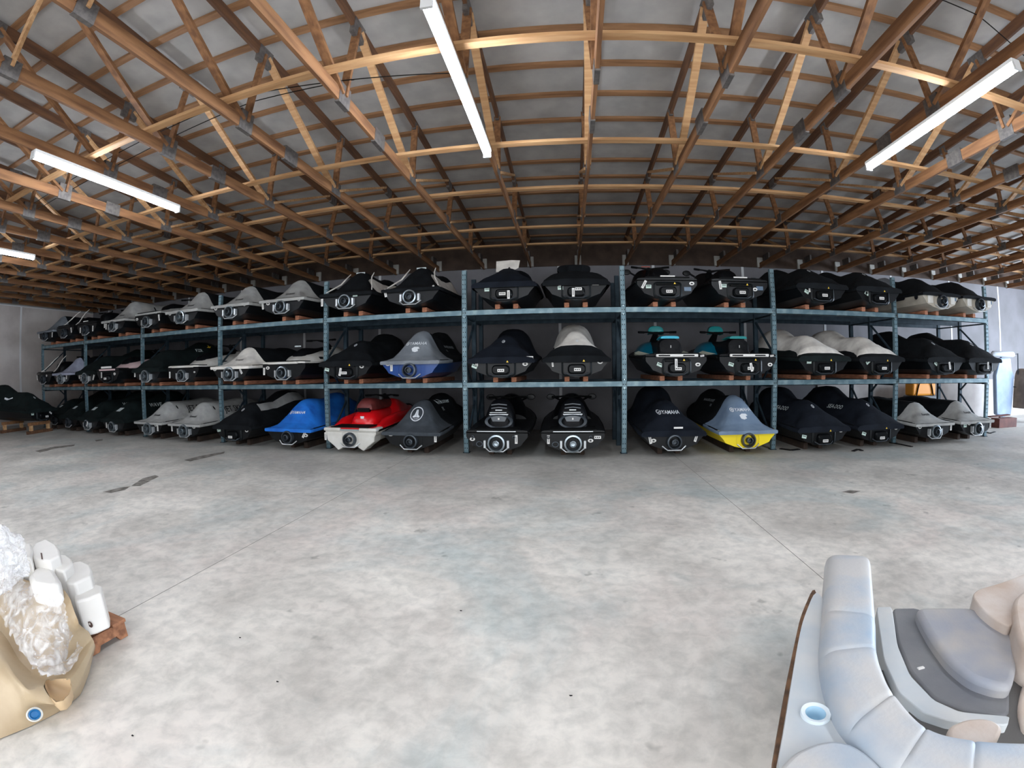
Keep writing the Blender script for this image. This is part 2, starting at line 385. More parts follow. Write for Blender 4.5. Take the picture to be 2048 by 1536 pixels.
# ------------------------------------------------------------------ jet skis
M = {
 'black': mat('gloss_black_hull', (8, 9, 11), .42, col2=(13, 15, 18), scale=5, spec=.3),
 'cover': mat('black_cover_cloth', (13, 15, 18), .85, col2=(22, 25, 28), scale=4, detail=8, bump=.25, bscale=9),
 'cover2': mat('charcoal_cover_cloth', (52, 58, 64), .85, col2=(66, 72, 78), scale=5, detail=8, bump=.2, bscale=9),
 'navy': mat('dark_navy_cover_cloth', (17, 21, 29), .85, col2=(26, 31, 40), scale=4, detail=8, bump=.25, bscale=9),
 'green': mat('dark_green_cover_cloth', (14, 21, 21), .85, col2=(22, 31, 31), scale=4, detail=8, bump=.25, bscale=9),
 'grey': mat('light_grey_cover_cloth', (176, 176, 172), .85, col2=(150, 150, 148), scale=4, detail=8, bump=.2, bscale=10),
 'midgrey': mat('mid_grey_cover_cloth', (128, 134, 140), .85, col2=(108, 114, 122), scale=4, detail=8, bump=.2, bscale=10),
 'lilac': mat('lilac_grey_cover_cloth', (168, 172, 190), .85, col2=(140, 144, 162), scale=4, detail=8, bump=.2, bscale=10),
 'white': mat('off_white_cover_cloth', (238, 233, 224), .8, col2=(210, 204, 196), scale=5, detail=8, bump=.4, bscale=8),
 'blue': mat('bright_blue_cover_cloth', (22, 118, 214), .75, col2=(12, 92, 184), scale=4, detail=8, bump=.2, bscale=9),
 'bluehull': mat('deep_blue_hull', (18, 62, 130), .3, coat=.3),
 'bluegrey': mat('blue_grey_cover_cloth', (122, 142, 164), .8, col2=(104, 124, 148), scale=4, detail=8, bump=.15, bscale=9),
 'yellow': mat('yellow_hull', (250, 222, 24), .35, coat=.3),
 'red': mat('red_deck', (228, 20, 28), .3, coat=.4),
 'redseat': mat('faded_red_seat', (120, 48, 44), .6, col2=(92, 34, 32), scale=7),
 'whitehull': mat('white_hull', (224, 222, 216), .35, coat=.2, col2=(204, 200, 190), scale=3),
 'beigehull': mat('pale_grey_hull', (196, 188, 174), .4, col2=(170, 162, 148), scale=3),
 'teal': mat('teal_hood', (16, 132, 132), .35, coat=.2), 'tealb': mat('teal_blue_hood', (10, 112, 140), .35, coat=.2), 'cyan': mat('cyan_seat_top', (20, 168, 196), .4),
 'seat': mat('black_vinyl_seat', (12, 13, 16), .45, bump=.2, bscale=30),
 'steel': mat('pump_steel', (168, 178, 184), .3, .85, col2=(130, 140, 146), scale=9), 'dsteel': mat('pump_dark', (70, 76, 82), .4, .6),
 'void': mat('pump_void', (8, 9, 10), .6), 'rub': mat('black_rubber', (9, 10, 11), .7),
 'tagw': mat('white_tag', (226, 224, 220), .6), 'tagg': mat('pale_green_tag', (196, 216, 206), .6), 'ink': mat('ink', (22, 22, 26), .6),
 'yel': mat('warning_yellow', (240, 200, 60), .5), 'silver': mat('silver_trim', (200, 204, 206), .35, .6), 'txtw': mat('white_print', (226, 230, 234), .6), 'txtg': mat('grey_print', (150, 156, 160), .6),
 'orange': mat('orange_trim', (236, 96, 60), .5), 'pink': mat('pale_pink_deck', (214, 186, 186), .5), 'txtl': mat('silver_print', (196, 206, 206), .5),
}
GOFF = lambda y: .07*max(0, 1-y/2.6)
def lerp_tab(tab, y):
    if y <= tab[0][0]: return tab[0][1:]
    for a, b in zip(tab, tab[1:]):
        if y <= b[0]:
            t = (y-a[0])/(b[0]-a[0]); return tuple(p+(q-p)*t for p, q in zip(a[1:], b[1:]))
    return tab[-1][1:]
HULL = [(0, .54, .42, .35, .13, .02), (.6, .57, .45, .37, .13, 0), (1.6, .58, .44, .41, .14, 0), (2.2, .52, .36, .45, .17, .02), (2.7, .36, .22, .52, .25, .09), (3.0, .19, .1, .58, .36, .2), (3.18, .04, .02, .62, .5, .4)]
def hull_half(b, c, rz, cz, kz):
    return [(b, rz), (b*1.0, rz-.06), (b*.97, rz-.09), (c+.04, cz+.06), (c, cz), (c*.55, (cz+kz)/2-.015), (.03, kz), (0, kz)]
def loft_hull(r, m, sc=1.0):
    mb = MB(); rows = []
    for y in (0, .3, .9, 1.6, 2.0, 2.35, 2.7, 2.9, 3.05, 3.18):
        b, c, rz, cz, kz = lerp_tab(HULL, y)
        h = hull_half(b*sc, c*sc, rz, cz, kz); rows.append([(-x, y, z) for x, z in h]+[(x, y, z) for x, z in h[-2::-1]])
    mb.quadgrid(rows); mb.poly([p for p in rows[0]]); mb.poly(rows[-1])
    o = mb.build('hull', m, r, 30)
    # rubber rub rail round the gunwale
    pts = []
    for y in (3.18, 3.0, 2.7, 2.3, 1.8, 1.0, .1): pts.append((lerp_tab(HULL, y)[0]*sc+.004, y, lerp_tab(HULL, y)[2]-.01))
    path = [(-x, y, z) for x, y, z in pts[::-1]]+pts
    MB().tube(path, .02, 6).build('rub_rail', M['rub'], r)
    return o
# cover profiles: y, half width w, gunwale g, top half width t, top height h
PROF = {
 'panel': [(-.05, .56, .41, .50, .42), (.06, .575, .41, .42, .45), (.2, .58, .41, .33, .53), (.34, .585, .41, .26, .67), (.48, .585, .41, .21, .83), (.62, .59, .42, .18, .93), (.8, .59, .42, .17, .965),
           (1.3, .6, .43, .18, .92), (1.6, .6, .44, .2, .92), (1.85, .6, .44, .23, 1.02), (2.05, .57, .45, .22, 1.03), (2.35, .5, .47, .2, .95), (2.7, .38, .5, .14, .8), (3.0, .21, .56, .08, .7), (3.2, .05, .6, .02, .62)],
 'tent': [(-.05, .56, .41, .52, .42), (.06, .57, .41, .44, .44), (.2, .58, .41, .32, .50), (.34, .585, .41, .24, .62), (.46, .585, .41, .20, .78), (.56, .59, .42, .18, .92), (.68, .59, .42, .18, .985),
           (1.3, .6, .43, .2, .96), (1.6, .6, .44, .22, .95), (1.85, .6, .44, .24, 1.0), (2.05, .57, .45, .24, 1.0), (2.35, .5, .47, .2, .92), (2.7, .38, .5, .14, .78), (3.0, .21, .56, .08, .7), (3.2, .05, .6, .02, .62)],
 'low': [(-.05, .56, .41, .46, .43), (.1, .575, .41, .38, .46), (.25, .58, .41, .29, .52), (.45, .585, .41, .2, .63), (.62, .59, .41, .15, .74), (.8, .59, .42, .13, .80), (.95, .59, .42, .14, .81),
         (1.3, .6, .43, .17, .80), (1.6, .6, .44, .2, .86), (1.85, .6, .44, .24, 1.0), (2.05, .57, .45, .22, 1.0), (2.35, .5, .47, .2, .88), (2.7, .38, .5, .14, .75), (3.0, .21, .56, .08, .68), (3.2, .05, .6, .02, .62)],
 'broad': [(-.05, .57, .40, .50, .45), (.08, .59, .40, .46, .50), (.22, .60, .40, .35, .58), (.38, .60, .41, .25, .67), (.55, .60, .41, .2, .77), (.72, .60, .42, .18, .81), (.95, .60, .42, .18, .81),
           (1.3, .60, .43, .2, .82), (1.6, .60, .44, .26, .93), (1.85, .6, .44, .31, 1.03), (2.05, .58, .45, .31, 1.03), (2.35, .53, .47, .26, 1.0), (2.7, .4, .5, .18, .82), (3.0, .22, .56, .1, .7), (3.2, .05, .6, .02, .62)],
 'square': [(-.05, .57, .40, .50, .46), (.05, .60, .40, .50, .52), (.2, .60, .40, .42, .57), (.5, .60, .41, .34, .62), (.75, .60, .42, .22, .70), (1.0, .60, .42, .17, .74), (1.3, .60, .43, .18, .74),
            (1.6, .6, .44, .2, .8), (1.85, .6, .44, .2, .88), (2.05, .57, .45, .18, .88), (2.35, .5, .47, .2, .8), (2.7, .38, .5, .14, .72), (3.0, .21, .56, .08, .66), (3.2, .05, .6, .02, .62)],
}
def loft_cover(r, prof, cols, split=.80, top=None, name='cover', zs=1.0, side=None, wob=0.006, seed=0):
    """cols = (main, rear panel or None); top = (material, y0, y1, ring share) for a differently coloured upper part; side = swoosh material"""
    rnd = random.Random(seed+11); P = PROF[prof]
    if prof == 'tent': split = .65
    ys = sorted(set([p[0] for p in P]+([.65] if prof == 'tent' else [])+[.17, .33, .5, .7, split, 1.15, 1.45, 1.95, 2.2, 2.5, 2.85, 3.1]))
    rows = []; NU = 11
    for y in ys:
        w_, g, t, h = lerp_tab(P, y); dg = GOFF(y); g -= dg; h = g+(h-g-(dg if h < g+.2 else 0))*zs
        half = [(w_-.004, g-.055), (w_+.010, g-.035), (w_+.010, g-.01)]
        c3, c2, c1, c0 = (w_, g+.005), (t+(w_-t)*.06, g+(h-g)*.2), (t*1.5, h), (0, h)
        if prof == 'tent': k_ = min(1, max(0, (y-.5)/.4)); c2, c1 = (t+(w_-t)*(.06+.4*k_), g+(h-g)*(.2+.25*k_)), (t*1.5, h)
        for k in range(NU):
            u = k/(NU-1); a = (1-u)
            x = a**3*c3[0]+3*a*a*u*c2[0]+3*a*u*u*c1[0]+u**3*c0[0]; z = a**3*c3[1]+3*a*a*u*c2[1]+3*a*u*u*c1[1]+u**3*c0[1]
            half.append((x, z+(rnd.uniform(-wob, wob) if 0 < k < NU-1 else 0)))
        rows.append([(-x, y, z) for x, z in half]+[(x, y, z) for x, z in half[-2::-1]])
    n = len(rows[0]); groups = {}
    def put(key, q): groups.setdefault(key, []).append(q)
    for i in range(len(ys)-1):
        ym = (ys[i]+ys[i+1])/2
        for j in range(n-1):
            jj = min(j, n-2-j)
            key = 'main'
            if cols[1] and ym < split: key = 'rear'
            if top and top[1] < ym < top[2] and jj >= top[3]+(1 if False else 0): key = 'top'
            if side and jj in side[1] and side[2] < ym < side[3]: key = 'side'
            put(key, (rows[i][j], rows[i][j+1], rows[i+1][j+1], rows[i+1][j]))
    put('rear' if cols[1] else 'main', tuple(rows[0]))
    allv = MB()
    main = None
    def mk(key, nm, m, par):
        b = MB()
        for q in groups.get(key, []): b.poly(q)
        for q in groups.get(key, []): allv.poly(q)
        return b.build(nm, m, par, 50) if groups.get(key) else None
    main = mk('main', name, cols[0], r)
    if cols[1]: mk('rear', 'rear_panel', cols[1], main)
    if top: mk('top', 'top_panel', top[0], main)
    if side: mk('side', 'side_swoosh', side[0], main)
    r['_h'] = 0; del r['_h']
    return main, BVHTree.FromPolygons([Vector(v) for v in allv.v], allv.f)
def decal(par, bvh, txt, m, size, cx, cz, where='rear', rot=0, name='lettering', sx=1.0, shape=None, cy=1.5, slant=0):
    vs_, fs = shape if shape else text_mesh(txt)
    out = MB(); vv = []; ca, sa = math.cos(rot), math.sin(rot)
    for x, y in vs_:
        x = x*sx+slant*y; a = (x*ca-y*sa)*size; b_ = (x*sa+y*ca)*size
        if where == 'rear':
            px, pz = cx+a, cz+b_; hit = bvh.ray_cast(Vector((px, -1.5, pz)), Vector((0, 1, 0))) if bvh else None
            vv.append((px, (hit[0].y if hit and hit[0] else (vv[-1][1] if vv else 0))-.014, pz))
        else:
            s = 1 if where == 'right' else -1
            py, pz = cy+s*a, cz+b_; hit = bvh.ray_cast(Vector((s*2, py, pz)), Vector((-s, 0, 0)))
            vv.append((hit[0].x+s*.014 if hit[0] else (vv[-1][0] if vv else s*.5), py, pz))
    out.v = vv; out.f = list(fs)
    return out.build(name, m, par, 0)
def ring_shape(r0, r1, n=24, extra=None):
    v = [(r0*math.cos(2*PI*k/n), r0*math.sin(2*PI*k/n)) for k in range(n)]+[(r1*math.cos(2*PI*k/n), r1*math.sin(2*PI*k/n)) for k in range(n)]
    f = [(k, (k+1) % n, n+(k+1) % n, n+k) for k in range(n)]
    for pts in (extra or []):
        b = len(v); v += pts; f.append(tuple(range(b, b+len(pts))))
    return v, f
EMB = ring_shape(.5, .34, 20, [[(-.12, -.1), (.3, -.2), (.2, .12), (-.05, .1)]])
TUNING = ring_shape(.5, .38, 18, [[(-.05, -.36), (.05, -.36), (.05, .36), (-.05, .36)], [(-.34, .13), (-.29, .21), (.34, -.13), (.29, -.21)], [(-.34, -.13), (-.29, -.21), (.34, .13), (.29, .21)]])
TOWER = ring_shape(1.0, .88, 36, [[(-.12, .62), (-.02, .62), (-.02, -.45), (-.5, -.5), (-.55, -.32), (-.28, -.1)], [(.12, .62), (.02, .62), (.02, -.45), (.5, -.5), (.55, -.32), (.28, -.1)]])
CREST = ([(-.5, .12), (-.2, .32), (.3, .3), (.5, .1), (.35, -.2), (0, -.32), (-.35, -.22), (-.2, -.02), (.25, .05), (-.1, .12)], [(0, 7, 9, 8, 3, 2, 1), (0, 6, 5, 4, 8, 9)])

def sticker(r, kind, x, z, rot=0, y=-.006, s=1.0):
    if kind in ('oval', 'tag', 'card', 'greyplate') and z > .24: z -= .055
    def card(w_, h_, m, nm, th=.004):
        ca, sa = math.cos(rot), math.sin(rot); b = MB(); c = [(-w_/2, -h_/2), (w_/2, -h_/2), (w_/2, h_/2), (-w_/2, h_/2)]
        P = [(x+(a*ca-c_*sa)*s, z+(a*sa+c_*ca)*s) for a, c_ in c]
        f0 = [(p, y-th, q) for p, q in P]; f1 = [(p, y+.004, q) for p, q in P]
        b.poly(f0); b.poly(f1[::-1])
        for k in range(4): b.poly([f0[k], f0[(k+1) % 4], f1[(k+1) % 4], f1[k]])
        return b.build(nm, m, r, 0)
    def mark(par, pts):
        ca, sa = math.cos(rot), math.sin(rot); b = MB()
        for q in pts: b.poly([(x+(a*ca-c_*sa)*s, y-.0055, z+(a*sa+c_*ca)*s) for a, c_ in q])
        b.build('print', M['ink'], par, 0)
    if kind == 'tag':
        o = card(.045, .15, M['tagw'], 'paper_tag'); mark(o, [[(-.004, -.05), (.004, -.05), (.004, .05), (-.004, .05)]])
    elif kind == 'label':
        o = card(.115, .05, M['tagw'], 'printed_label'); mark(o, [[(-.045+k*.032, -.008), (-.025+k*.032, -.008), (-.025+k*.032, .01), (-.045+k*.032, .01)] for k in range(3)])
    elif kind == 'card':
        o = card(.095, .06, M['tagg'], 'registration_card'); mark(o, [[(-.035, .004), (.035, .004), (.035, .016), (-.035, .016)]])
    elif kind == 'tri':
        b = MB(); b.poly([(x-.02, y-.003, z-.016), (x+.02, y-.003, z-.016), (x, y-.003, z+.02)]); b.poly([(x-.02, y, z-.016), (x, y, z+.02), (x+.02, y, z-.016)]); b.build('warning_triangle', M['yel'], r, 0)
    elif kind == 'oval':
        b = MB(); n = 20; pr = [(x+.047*math.cos(2*PI*k/n)*s, y-.003, z+.032*math.sin(2*PI*k/n)*s) for k in range(n)]
        b.poly(pr); b.poly([(p[0], y+.003, p[2]) for p in pr][::-1]); b.quadgrid([pr, [(p[0], y+.003, p[2]) for p in pr]], True)
        o = b.build('oval_decal', M['tagw'], r, 0)
        mark(o, [[(-.03, -.004), (0, -.016), (.03, -.004), (.012, .004), (0, .018), (-.012, .004)]])
    elif kind == 'bar':
        card(.16, .03, M['tagw'], 'white_label_strip')
    elif kind == 'greyplate':
        card(.13, .07, mat('blue_grey_plate', (92, 112, 132), .4), 'grey_plate')

def stern_nozzle(r, style='grey', y=0, trans=None):
    """jet pump outlet in its tunnel with the ride plate under it"""
    mm = M['steel'] if style in ('steel', 'grey') else M['dsteel']
    z0 = .18; kk = 1.35 if style == 'steel' else 1.15
    b = MB(); rows = []
    # recessed tunnel
    p0 = b.rrect(0, z0, .44, .28, .12, -.004); p1 = b.rrect(0, z0, .40, .24, .11, .12)
    b.quadgrid([p0, p1], True); b.poly(p1); b.build('pump_tunnel', M['void'], r)
    o = MB().lathe((0, 0, z0), [(a*kk, b_) for a, b_ in [(.075, .1), (.11, .06), (.118, -.03), (.112, -.085), (.092, -.09), (.088, -.06), (.07, .02)]], n=24).build('pump_nozzle', mm if style != 'dark' else M['dsteel'], r)
    MB().lathe((0, 0, z0), [(.052, -.03), (.058, -.125), (.045, -.13), (.040, -.05), (.0, -.045)], n=16).build('outlet_cone', M['dsteel'] if style != 'steel' else M['steel'], o)
    if style in ('steel', 'grey'):
        for s in (-1, 1): MB().box(s*.15*kk-.018, s*.15*kk+.018, -.07, .02, z0-.08, z0+.05).build('steering_bracket', M['silver'], o, 0)
    MB().tube([(-.21, -.03, z0-.07), (-.12, -.07, z0-.14), (.12, -.07, z0-.14), (.21, -.03, z0-.07)], .011, 6).build('ride_plate_edge', M['silver'], r)
def stern_box(r, lowlabel=True, hullm=None):
    b = MB(); p0 = b.rrect(0, .185, .52, .29, .07, -.012); p1 = b.rrect(0, .185, .46, .24, .05, -.03); p2 = b.rrect(0, .185, .46, .24, .05, .10); pb = b.rrect(0, .185, .53, .30, .075, .02)
    b.quadgrid([pb, p0, p1, p2], True); b.poly(p2); b.build('pump_surround', mat('dark_moulding', (18, 22, 24), .4), r)
    b = MB(); q0 = b.rrect(0, .16, .3, .16, .06, -.05); q1 = b.rrect(0, .16, .26, .12, .05, -.075); qb = b.rrect(0, .16, .32, .18, .06, .1)
    b.quadgrid([qb, q0, q1], True); b.poly(q1); o = b.build('reverse_bucket', mat('bucket_plastic', (11, 13, 15), .35), r)
    MB().box(-.2, .2, -.045, .02, .268, .292).build('grille_bar', M['rub'], r, 0)
    MB().tube([(-.2, -.02, .10), (-.12, -.06, .055), (.12, -.06, .055), (.2, -.02, .10)], .010, 6).build('ride_plate_edge', M['dsteel'], r)
def handlebar(r, y=1.72, z=1.0, m=None):
    m = m or M['rub']
    o = MB().tube([(-.36, y-.1, z), (-.18, y, z+.01), (0, y+.03, z-.02), (.18, y, z+.01), (.36, y-.1, z)], [.019, .016, .03, .016, .019], 8).build('handlebar', m, r)
    MB().tube([(0, y+.3, .78), (0, y+.04, z)], [.09, .05], 10).build('steering_post', m, o)
    MB().tube([(-.40, y-.13, z), (-.27, y-.06, z+.002)], .024, 8).build('grip', M['rub'], o); MB().tube([(.40, y-.13, z), (.27, y-.06, z+.002)], .024, 8).build('grip', M['rub'], o)
def mirrors(r, m, y=2.05, z=.92):
    for s in (-1, 1):
        b = MB(); b.tube([(s*.25, y, z-.06), (s*.37, y-.03, z)], .02, 6); b.lathe((s*.44, y-.03, z+.01), [(0, -.04), (.055, -.03), (.065, .0), (.04, .05), (0, .06)], n=12, sx=1.5)
        b.build('mirror', m, r)
def body_loft(r, name, m, tab, n=9, par=None, sq=2.6):
    """tab: y, half width, z bottom, z top; superellipse arch sections"""
    rows = []
    for y, hw, z0, z1 in tab:
        row = []
        for k in range(2*n+1):
            a = PI*k/(2*n); ca, sa = math.cos(a), math.sin(a)
            row.append((-hw*math.copysign(abs(ca)**(2/sq), ca), y, z0+(z1-z0)*abs(sa)**(2/sq)))
        rows.append(row)
    b = MB(); b.quadgrid(rows); b.poly(rows[0]); b.poly(rows[-1]); return b.build(name, m, par or r, 50)
def deck(r, m, mat_m, platform=None):
    P = [(0, .54, .42, .46), (.35, .56, .42, .46), (.8, .57, .42, .47), (1.6, .58, .43, .5), (2.2, .52, .46, .56), (2.7, .36, .51, .62), (3.0, .19, .57, .66), (3.16, .04, .61, .65)]
    o = body_loft(r, 'deck', m, P, sq=5)
    b = MB().box(-.40, .40, -.03, .42, .46, .475); b.build('boarding_mat', mat_m, r, 0)
    return o

def ski(spec):
    x, y, z = spec['pos']; r = empty('jet_ski', (x, y, z), math.radians(spec.get('rot', 0)))
    tag(r, spec['label'], 'jet ski', 'jet skis stored on the rack')
    hm = M[spec.get('hull', 'black')]
    h = loft_hull(r, hm)
    st = spec.get('stern', 'box')
    if st == 'box': stern_box(r)
    else: stern_nozzle(r, st)
    for s in spec.get('st', []): sticker(r, *s)
    if 'cover' in spec:
        kw = dict(spec.get('ck', {})); 
        if 'top' in kw: kw['top'] = (M[kw['top'][0]],)+tuple(kw['top'][1:])
        if 'side' in kw: kw['side'] = (M[kw['side'][0]],)+tuple(kw['side'][1:])
        c = spec['cover']; main, bvh = loft_cover(r, c[0], (M[c[1]], M[c[2]] if c[2] else None), seed=int(abs(x*10)), **kw)
        for d in spec.get('dec', []):
            d = dict(d); shp = d.pop('shape', None); d['m'] = M[d['m']]; d.setdefault('txt', '')
            decal(main, bvh, shape=shp, **d)
    else:
        old = set(r.children); NAKED[spec['naked']](r, spec)
        for o in r.children:
            if o not in old: o.location.z -= .055
    for e in spec.get('extra', []): EXTRA[e[0]](r, *e[1:])
    return r

def nk_spark(r, s):
    deck(r, M['seat'], M['rub'])
    body_loft(r, 'hood', M['tealb'], [(1.15, .44, .44, .5), (1.35, .46, .44, .66), (1.7, .46, .44, .76), (2.1, .42, .45, .80), (2.6, .27, .5, .72), (3.0, .1, .58, .66)], sq=2.2)
    se = body_loft(r, 'seat', M['seat'], [(.42, .19, .46, .58), (.46, .215, .46, .74), (.6, .215, .46, .775), (.9, .19, .46, .76), (1.3, .18, .46, .74), (1.75, .17, .46, .78)], sq=3.4)
    body_loft(r, 'seat_top', M['cyan'] if s['label'].find('left') > 0 else M['teal'], [(.455, .17, .752, .80), (.6, .18, .77, .81), (.95, .15, .755, .79)], par=se, sq=4)
    d_ = MB().poly([(0, .37, .62)]) if False else None
    sticker(se, 'tag', 0, .66, 0, .41, .3)
    body_loft(r, 'handlebar_pod', M['teal'], [(1.72, .15, .98, 1.0), (1.74, .17, .93, 1.1), (1.9, .15, .92, 1.12), (2.05, .08, .95, 1.05)], sq=3)
    handlebar(r, 1.7, .96)
    o = MB().box(-.37, .37, -.075, -.035, .405, .455).build('rear_grab_bar', M['tagw'], r, 0); bevel(o, .012)
    for a in (-.23, .2): MB().box(a-.1, a+.1, -.08, -.07, .418, .44).build('black_inlay', M['ink'], o, 0)
    for q in (-1, 1):
        MB().poly([(q*.30, .9, .49), (q*.50, .9, .46), (q*.56, 1.2, .52), (q*.46, 1.25, .56)]).poly([(q*.30, .92, .46), (q*.46, 1.27, .53), (q*.56, 1.22, .49), (q*.50, .92, .43)]).build('knee_accent', mat('pale_accent', (200, 204, 186), .5), r, 0)
def nk_black(r, s):
    deck(r, M['black'], M['rub'])
    hh = s.get('hoodz', 0)
    se = body_loft(r, 'seat', M['seat'], [(.5, .12, .46, .55), (.56, .18, .46, .72), (.75, .2, .46, .80), (1.05, .2, .46, .80), (1.15, .18, .46, .76), (1.5, .17, .46, .76), (1.8, .16, .46, .84)], sq=3)
    body_loft(r, 'hood', M['black'], [(1.45, .40, .44, .60), (1.7, .42, .44, .8), (1.95, .38, .45, .98+hh), (2.15, .33, .46, 1.0+hh), (2.5, .27, .48, .86), (2.85, .18, .54, .74), (3.1, .06, .6, .66)], sq=2.4)
    handlebar(r, 1.62, .96+hh*.5); mirrors(r, M['black'], 2.0, .96+hh*.3)
    MB().box(-.13, .13, -.045, -.03, .47, .49).build('white_label_strip', M['tagw'], r, 0)
def nk_dome(r, s):
    deck(r, M['black'], M['rub'])
    se = body_loft(r, 'seat', M['seat'], [(.28, .12, .46, .52), (.31, .23, .46, .78), (.38, .27, .46, .92), (.5, .28, .46, .98), (.85, .25, .46, .96), (.95, .2, .46, .86), (1.4, .18, .46, .82), (1.8, .17, .46, .86)], sq=2.2)
    MB().lathe((0, .26, .58), [(.20, 0), (.25, -.02), (.255, .03), (.2, .06)], n=24, sz=.5).build('seat_base', mat('dark_grey_base', (64, 70, 76), .4), r)
    MB().box(-.17, .17, .255, .30, .70, .714).build('silver_bar', M['silver'], se, 0)
    MB().box(-.16, .14, .255, .30, .735, .745).build('silver_bar', M['silver'], se, 0)
    MB().poly([(-.16, .262, .69), (.16, .262, .69), (.11, .255, .58), (-.11, .255, .58)]).build('rear_panel', mat('smoky_panel', (72, 78, 84), .3), se, 0)
    for a in (.83, .89): MB().tube([(-.14, .33, a-.02), (0, .29, a), (.14, .33, a-.02)], .010, 6).build('grab_strap', mat('strap_grey', (110, 114, 118), .5), se)
    MB().box(-.06, .06, .27, .30, .775, .79).build('badge', M['silver'], se, 0)
    MB().box(-.014, .014, .245, .26, .61, .645).build('keyhole_mark', M['tagw'], se, 0)
    body_loft(r, 'hood', M['black'], [(1.45, .40, .44, .60), (1.7, .42, .44, .8), (1.95, .36, .45, .96), (2.15, .31, .46, .98), (2.5, .27, .48, .88), (2.85, .18, .54, .74), (3.1, .06, .6, .66)], sq=2.4)
    handlebar(r, 1.7, .93); mirrors(r, M['black'], 2.05, .9)
    o = MB().box(-.34, .34, -.05, -.035, .435, .45).build('chrome_strip', M['silver'], r, 0)
    for q in (-.42, .3): MB().lathe((q, -.012, .34), [(.025, 0), (.028, -.015), (.018, -.018), (.014, -.004)], n=12).build('drain_plug', M['dsteel'], r)
    MB().lathe((-.3, -.012, .22), [(.055, 0), (.062, -.02), (.045, -.02), (.04, 0)], n=16, sz=.8).build('exhaust_outlet', M['dsteel'], r)
def nk_red(r, s):
    deck(r, M['red'], M['rub'])
    b = MB().box(-.56, -.2, -.04, .3, .39, .455); o = b.build('platform_bumper', M['whitehull'], r, 0); bevel(o, .02)
    b = MB().box(.2, .56, -.04, .3, .39, .455); o = b.build('platform_bumper', M['whitehull'], r, 0); bevel(o, .02)
    MB().box(-.2, .2, -.03, .3, .40, .43).build('platform_edge', mat('grey_edge', (150, 158, 158), .5), r, 0)
    for q in (-1, 1):
        body_loft(r, 'side_gunwale', M['red'], [(.3, .05, .44, .47), (.6, .08, .44, .58), (1.2, .09, .44, .64), (2.2, .06, .46, .64)], sq=2.5).location.x = q*.46
        b = MB(); P = [(q*.16, .36), (q*.52, .36), (q*.50, .2), (q*.36, .1), (q*.27, .02), (q*.16, .08)]
        f0 = [(a, -.012, c) for a, c in P]; f1 = [(a, .3, c) for a, c in P]; b.poly(f0); b.poly(f1[::-1])
        for k in range(6): b.poly([f0[k], f0[(k+1) % 6], f1[(k+1) % 6], f1[k]])
        bevel(b.build('sponson', M['whitehull'], r, 0), .015)
    hd = body_loft(r, 'seat_base', M['red'], [(.5, .12, .46, .50), (.56, .24, .46, .62), (.7, .27, .46, .74), (1.1, .25, .46, .74), (1.8, .24, .46, .74)], sq=2.6)
    MB().poly([(-.04, .535, .62), (.05, .535, .62), (.04, .53, .57), (-.03, .53, .57)]).build('emblem', M['txtw'], hd, 0)
    body_loft(r, 'seat', M['redseat'], [(.62, .1, .76, .80), (.66, .17, .74, .90), (.8, .19, .73, .97), (1.1, .18, .73, .95), (1.5, .16, .73, .88), (1.8, .14, .73, .9)], sq=2.6)
    MB().box(-.13, .13, .6, 1.5, .70, .78).build('seat_gap', M['rub'], r, 0)
    body_loft(r, 'hood', M['red'], [(1.5, .36, .44, .60), (1.75, .38, .44, .78), (1.95, .32, .45, .9), (2.3, .28, .46, .86), (2.85, .18, .54, .70), (3.1, .06, .6, .66)], sq=2.4)
    handlebar(r, 1.66, .98)
def nk_white(r, s):
    """pale hood and side panels, black seat"""
    hc = M[s.get('hood', 'whitehull')]
    deck(r, M[s.get('deckm', 'whitehull')], M['rub'])
    se = body_loft(r, 'seat', M['seat'], [(.5, .12, .46, .52), (.58, .19, .46, .68), (.8, .2, .46, .77), (1.3, .18, .46, .78), (1.8, .17, .46, .86)], sq=3)
    body_loft(r, 'seat_base', hc, [(.4, .26, .455, .50), (.6, .36, .455, .62), (1.2, .40, .455, .72), (1.7, .40, .455, .78)], sq=2.2)
    hd = body_loft(r, 'hood', hc, [(1.35, .42, .44, .56), (1.6, .45, .44, .72), (1.85, .42, .45, .84), (2.15, .36, .46, .86), (2.5, .28, .48, .8), (2.85, .18, .54, .72), (3.1, .06, .6, .66)], sq=2.2)
    MB().box(-.36, .36, -.045, .0, .41, .45).build('rear_trim', hc, r, 0)
    handlebar(r, 1.62, .98)
    if s.get('vents'):
        for a in (.86, 1.05): MB().box(.335, .372, a, a+.12, .52, .57).build('black_vent', M['ink'], r, 0)
NAKED = dict(spark=nk_spark, black=nk_black, dome=nk_dome, red=nk_red, white=nk_white)
def ex_hood(r, m='cover', top=1.12, hw=.30, z0=.8, y0=1.5):
    body_loft(r, 'handlebar_cover', M[m], [(y0, .18, z0, z0+.05), (y0+.1, .2, z0, z0+.16), (y0+.16, hw, top-.10, top), (y0+.34, hw, top-.12, top+.01), (y0+.5, .2, z0, top-.1), (y0+.7, .1, z0, z0+.05)], sq=3)
    b = MB(); b.tube([(0, y0+.25, z0-.1), (0, y0+.25, top-.05)], [.24, .2], 12); b.build('hood_stem', M[m], r)
def ex_fins(r, m='white', hi=0):
    # pale curved edges of the cowling either side of the seat
    for q in (-1, 1):
        MB().tube([(q*.50, .10, .40), (q*.43, .26, .50), (q*.34, .42, .66+hi), (q*.29, .55, .80+hi), (q*.27, .7, .92+hi)], [.010, .014, .016, .014, .008], 6).build('pale_edge_trim', M[m], r)
